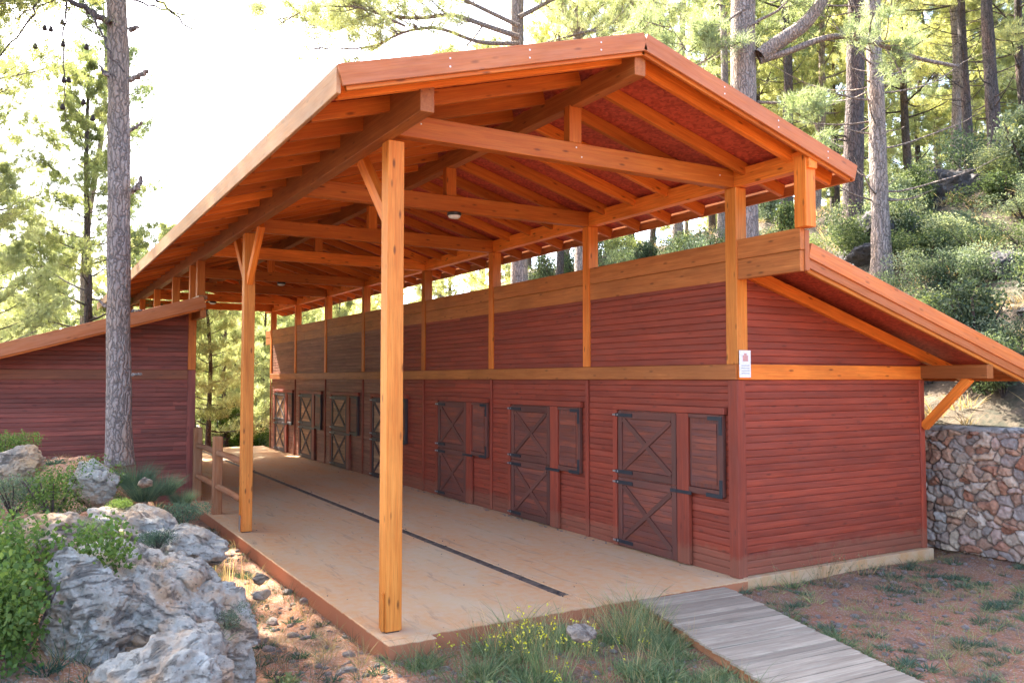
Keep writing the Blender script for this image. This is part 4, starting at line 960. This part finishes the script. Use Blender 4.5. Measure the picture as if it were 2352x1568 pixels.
def at_edge(r): t = r.uniform(0, 4.5); q = A0+D0*t+np.array([-.12-abs(r.normal(0, .1)), 0]); return q[0], q[1]
def at_edge2(r): t = r.uniform(.5, 4.5); q = A1+D0*t+np.array([.12+abs(r.normal(0, .1)), 0]); return q[0], q[1]
tuft_obj('weeds', gspots(in_tri, 480, 1, .6, 1.4, (1.6, -.05, 0)), gr+leafy, 'grass', 'stuff', seed=1)
tuft_obj('tall_weeds', gspots(in_tri, 150, 2, .7, 1.4, (1.6, .05, 3)), grT, 'grass', 'stuff', seed=2)
def in_front(r): return r.uniform(-4.3, -2.0), -.3-abs(r.normal(0, .45))
tuft_obj('tall_front_weeds', gspots(in_front, 80, 22, .7, 1.4, (2., -.1, 4)), [make_tuft(470+i, 12, .42, .2, .006, .6, .5) for i in range(4)], 'grass', 'stuff', seed=22)
tuft_obj('front_straw', gspots(in_front, 80, 23, .7, 1.4)+gspots(in_tri, 60, 24, .6, 1.2), [make_tuft(480+i, 7, .42, .12, .004, .4, .3) for i in range(3)], 'straw', 'stuff', seed=23)
tuft_obj('edge_weeds', gspots(at_edge, 50, 3, .5, 1.1)+gspots(at_edge2, 60, 4, .5, 1.), gr+leafy+grT, 'grass', 'stuff', seed=3)
tuft_obj('sparse_weeds', gspots(in_right, 520, 5, .35, .95, (2.2, .0, 6)), gr+leafy, 'broom', 'stuff', seed=4)
tuft_obj('sparse_green_weeds', gspots(in_right, 260, 25, .3, .9, (.8, .0, 3)), gr+grT, 'grass', 'stuff', seed=41)
tuft_obj('dry_grass', gspots(in_right, 300, 6, .3, .9)+gspots(in_tri, 60, 7, .5, 1.)+gspots(r_bank, 240, 8, .5, 1.1)+gspots(r_ditch, 130, 9, .5, 1.1), [make_tuft(440+i, 14, .28, .16, .0045, .8, .5) for i in range(4)], 'straw', 'stuff', seed=5)
tuft_obj('bank_weeds', gspots(r_bank, 420, 10, .5, 1.2, (1., -.1, 9))+gspots(r_ditch, 200, 11, .4, 1.0), gr+leafy+grT, 'broom', 'stuff', seed=6)
# thin grass on top of the outcrops
S = []
for (u, v, d) in ((330, 1290, 8.4), (380, 1260, 8.8), (420, 1300, 8.0), (300, 1270, 8.8), (450, 1400, 7.4), (400, 1350, 7.6), (345, 1340, 7.6), (470, 1440, 7.0), (330, 1200, 9.6), (250, 1215, 9.2), (430, 1230, 9.0), (390, 1200, 9.6)):
    for _ in range(3):
        q = at(u+random.uniform(-30, 30), d, v+random.uniform(-10, 20)); S.append((q[0], q[1], q[2]-.08, random.uniform(.7, 1.1)))
tuft_obj('rock_grass', S, gr, 'broom', 'stuff', seed=8)
small_weed = make_bush(331, .16, .16, 260, .035, 5, .6, 4)
WEEDS = [(1480, 7.4, 'by the left edge of the boardwalk, nearest the concrete'), (1540, 6.9, 'by the middle of the left edge of the boardwalk'), (1420, 7.1, 'between the flat pinkish stone and the boardwalk'),
         (1590, 6.6, 'by the left edge of the boardwalk, nearest the camera'), (1120, 7.5, 'left of the yellow flowering weeds'), (590, 7.4, 'in the ditch below the loose stones'),
         (660, 7.8, 'in the ditch close against the concrete edge'), (760, 7.3, 'against the concrete edge, nearest the front corner')]
for k, (u, d, where) in enumerate(WEEDS):
    q = at(u, d); bush(small_weed, (q[0], q[1], q[2]-.01), k, random.uniform(.9, 1.6), 'broom' if k % 2 else 'leafmid', 'small leafy weed '+where, 'small leafy weeds')
SCRUB = [(430, 1335, 7.7, .5, 'on the top of the largest boulder'), (360, 1235, 8.6, .5, 'in the cleft behind the largest boulder'), (300, 1290, 8.0, .35, 'in the crack between the upright and the largest boulder'),
         (420, 1185, 9.9, .7, 'between the pine bush and the fence'), (520, 1430, 7.4, .45, 'at the foot of the rocks where the ditch starts')]
for k, (u, v, d, sc, where) in enumerate(SCRUB):
    q = at(u, d, v); bush(bfine[k % 2], (q[0], q[1], q[2]-.12), k, sc, 'broom' if k % 2 else 'leafgrey', 'low scrubby plant '+where, 'scrubby plants on the rocks')
# yellow flowering plants
def flower_plant(x, y, H_, n, label, seed):
    r = np.random.default_rng(seed); z = float(GH(x, y)); t = empty('flowering_weed', (x, y, z), 0, label, 'plant', 'yellow flowering weeds in front of the stable')
    H_ *= 1.35; n = int(n*1.3); V, F4, F3, cv = make_tuft(seed, n*3, H_, .5, .0055, .42, .2); o = link('stems', rawmesh('stems', V, [F4, F3], {'cv': cv}), M['grass'], t)
    tips = V.reshape(n*3, -1, 3)[:, -1]; tp = tips[tips[:, 2] > H_*.45][:n]; C_ = np.repeat(tp, 5, 0)+r.normal(0, .012, (len(tp)*5, 3)); v, f, c = leaves(C_, .019, r.uniform(0, 1, len(C_)), r, .9); link('blossom', rawmesh('blossom', v, f, {'cv': c}), M['yellow'], t)
for k, (u, v, d, H_, n, L) in enumerate([(1265, 1440, 8.0, .52, 30, 'tallest yellow flowering weed, before the end of the drain channel'), (1215, 1430, 8.2, .42, 22, 'yellow flowering weed left of the tallest one'), (1090, 1440, 8.1, .34, 12, 'thin yellow flowering weed nearest the front porch post'),
        (1420, 1420, 8.0, .30, 8, 'low yellow flowering weed where the boardwalk meets the concrete'), (1045, 1530, 7.0, .22, 6, 'small yellow flowering weed by the bare red earth at the bottom'), (1500, 1545, 6.9, .24, 9, 'yellow flowering weed beside the left edge of the boardwalk'), (1320, 1480, 7.4, .26, 9, 'yellow flowering weed just behind the flat pinkish stone')]):
    p = at(u, d, v); flower_plant(p[0], p[1], H_, n, L, 500+k)
# dry shrub against the gable
def twig_bush(x, y, H_, n, label, seed, mat='straw'):
    z = float(GH(x, y)); V, F4, F3, cv = make_tuft(seed, n, H_, .5, .006, .9, .1); r = np.random.default_rng(seed); T = V.reshape(n, -1, 3); C_ = T[r.integers(0, n, n*5), r.integers(2, 6, n*5)]
    v, f, c = leaves(C_+r.normal(0, .01, C_.shape), .028, r.uniform(.2, .9, len(C_)), r, .3)
    t = empty('dry_plant', (x, y, z), 0, label, 'plant'); link('stems', rawmesh('stems', V, [F4, F3], {'cv': cv}), M[mat], t); link('leaves', rawmesh('leaves', v, f, {'cv': c}), M['leafgrey'], t)
twig_bush(1.35, -.28, .62, 34, 'upright dry twiggy plant against the foot of the gable wall', 601)
twig_bush(2.2, -.30, .48, 26, 'second, lower dry plant at the gable wall, nearer the stone wall', 602)
twig_bush(.55, -.35, .45, 9, 'few thin bent grass stems at the front corner of the gable wall', 603)
# straw stalks standing in the ditch
S = [(x, y, float(GH(x, y)), 1) for x, y in [(-5.75+random.uniform(-.25, .25), 4.2+random.uniform(-.7, .7)) for _ in range(10)]]
tuft_obj('yellow_stalks', S, [make_tuft(451, 3, .42, .1, .012, .15, .05)], 'straw', 'stuff', seed=9)

# hillside shrubs
r = np.random.default_rng(88); rkm = [boulder_mesh(60+k, (1., .75, .55), 6, .42) for k in range(3)]
for k in range(26):
    x = 5.8+11*r.uniform(); y = r.uniform(-4, 12); o = link('rock', rkm[k % 3], M['rockdark'] if k < 3 else None); o.location = (x, y, float(GH(x, y))+.05); q = r.uniform(.35, 1.15); o.scale = (q, q, q*r.uniform(.6, 1.1)); o.rotation_euler = (r.uniform(-.3, .3), r.uniform(-.3, .3), r.uniform(0, 6))
    tag(o, 'dark rock among the shrubs '+('low behind the stone wall' if x < 8.5 else 'halfway up the hillside' if x < 13 else 'high on the hillside')+(', near the right edge' if y < 4 else ', just above the lean-to roof'), 'rock', 'rocks on the hillside')
r = np.random.default_rng(77); HL = ['dark green shrub on the hillside right of the stable', 'grey green shrub on the hillside right of the stable', 'fresh green shrub on the hillside right of the stable']; HM = ['leafhill', 'leafgrey', 'leafmid']
def zone(x, y, c):
    a = ('dark green', 'grey green', 'fresh green')[c]
    if y > 12: b = 'far behind the lean-to roof'
    elif y > 4: b = 'just above the lean-to roof'
    else: b = 'near the right edge'
    return a+' shrub '+('low behind the stone wall, ' if x < 8.5 else 'halfway up the hillside, ' if x < 13 else 'high on the hillside, ')+b
n = 0
while n < 185:
    x = 5.6+13.5*r.uniform()**.9; y = r.uniform(-3, 30) if n < 90 else r.uniform(-5, 9)
    if r.uniform() < .12: continue
    c = 0 if vn(np.array([x*.3, y*.3, 1.]), 5) > .0 else 1 if r.uniform() < .5 else 2
    if r.uniform() < .25: c = int(r.integers(3))
    s = r.uniform(.6, 1.15)*(1+.02*x)
    bush(bu[n % 3], (x, y, float(GH(x, y))-.08), r.uniform(0, 6), (s*r.uniform(.6, 1.15), s, s*r.uniform(.55, 1.3)), HM[c], zone(x, y, c), 'shrubs on the hillside'); n += 1
for k in range(60):   # low growth beyond the far end and left
    u = r.uniform(-60, 760); d = r.uniform(36, 62)*1.0; p = at(u, d); s = r.uniform(1., 2.0)
    bush(bu[k % 3], (p[0], p[1], p[2]-.1), r.uniform(0, 6), (s, s, s*.9), 'leafgrey' if k % 3 == 0 else 'leafg', 'bright shrub under the pines beyond the stable', 'shrubs beyond the stable')
hs = []
r = np.random.default_rng(3)
for k in range(900):
    x = r.uniform(5.2, 20); y = r.uniform(-8, 26); hs.append((x, y, float(GH(x, y)), r.uniform(1., 2.2)))
tuft_obj('hill_grass', hs, [make_tuft(460+i, 22, .26, .25, .012, .9, .5) for i in range(4)], 'straw', 'stuff', seed=12)
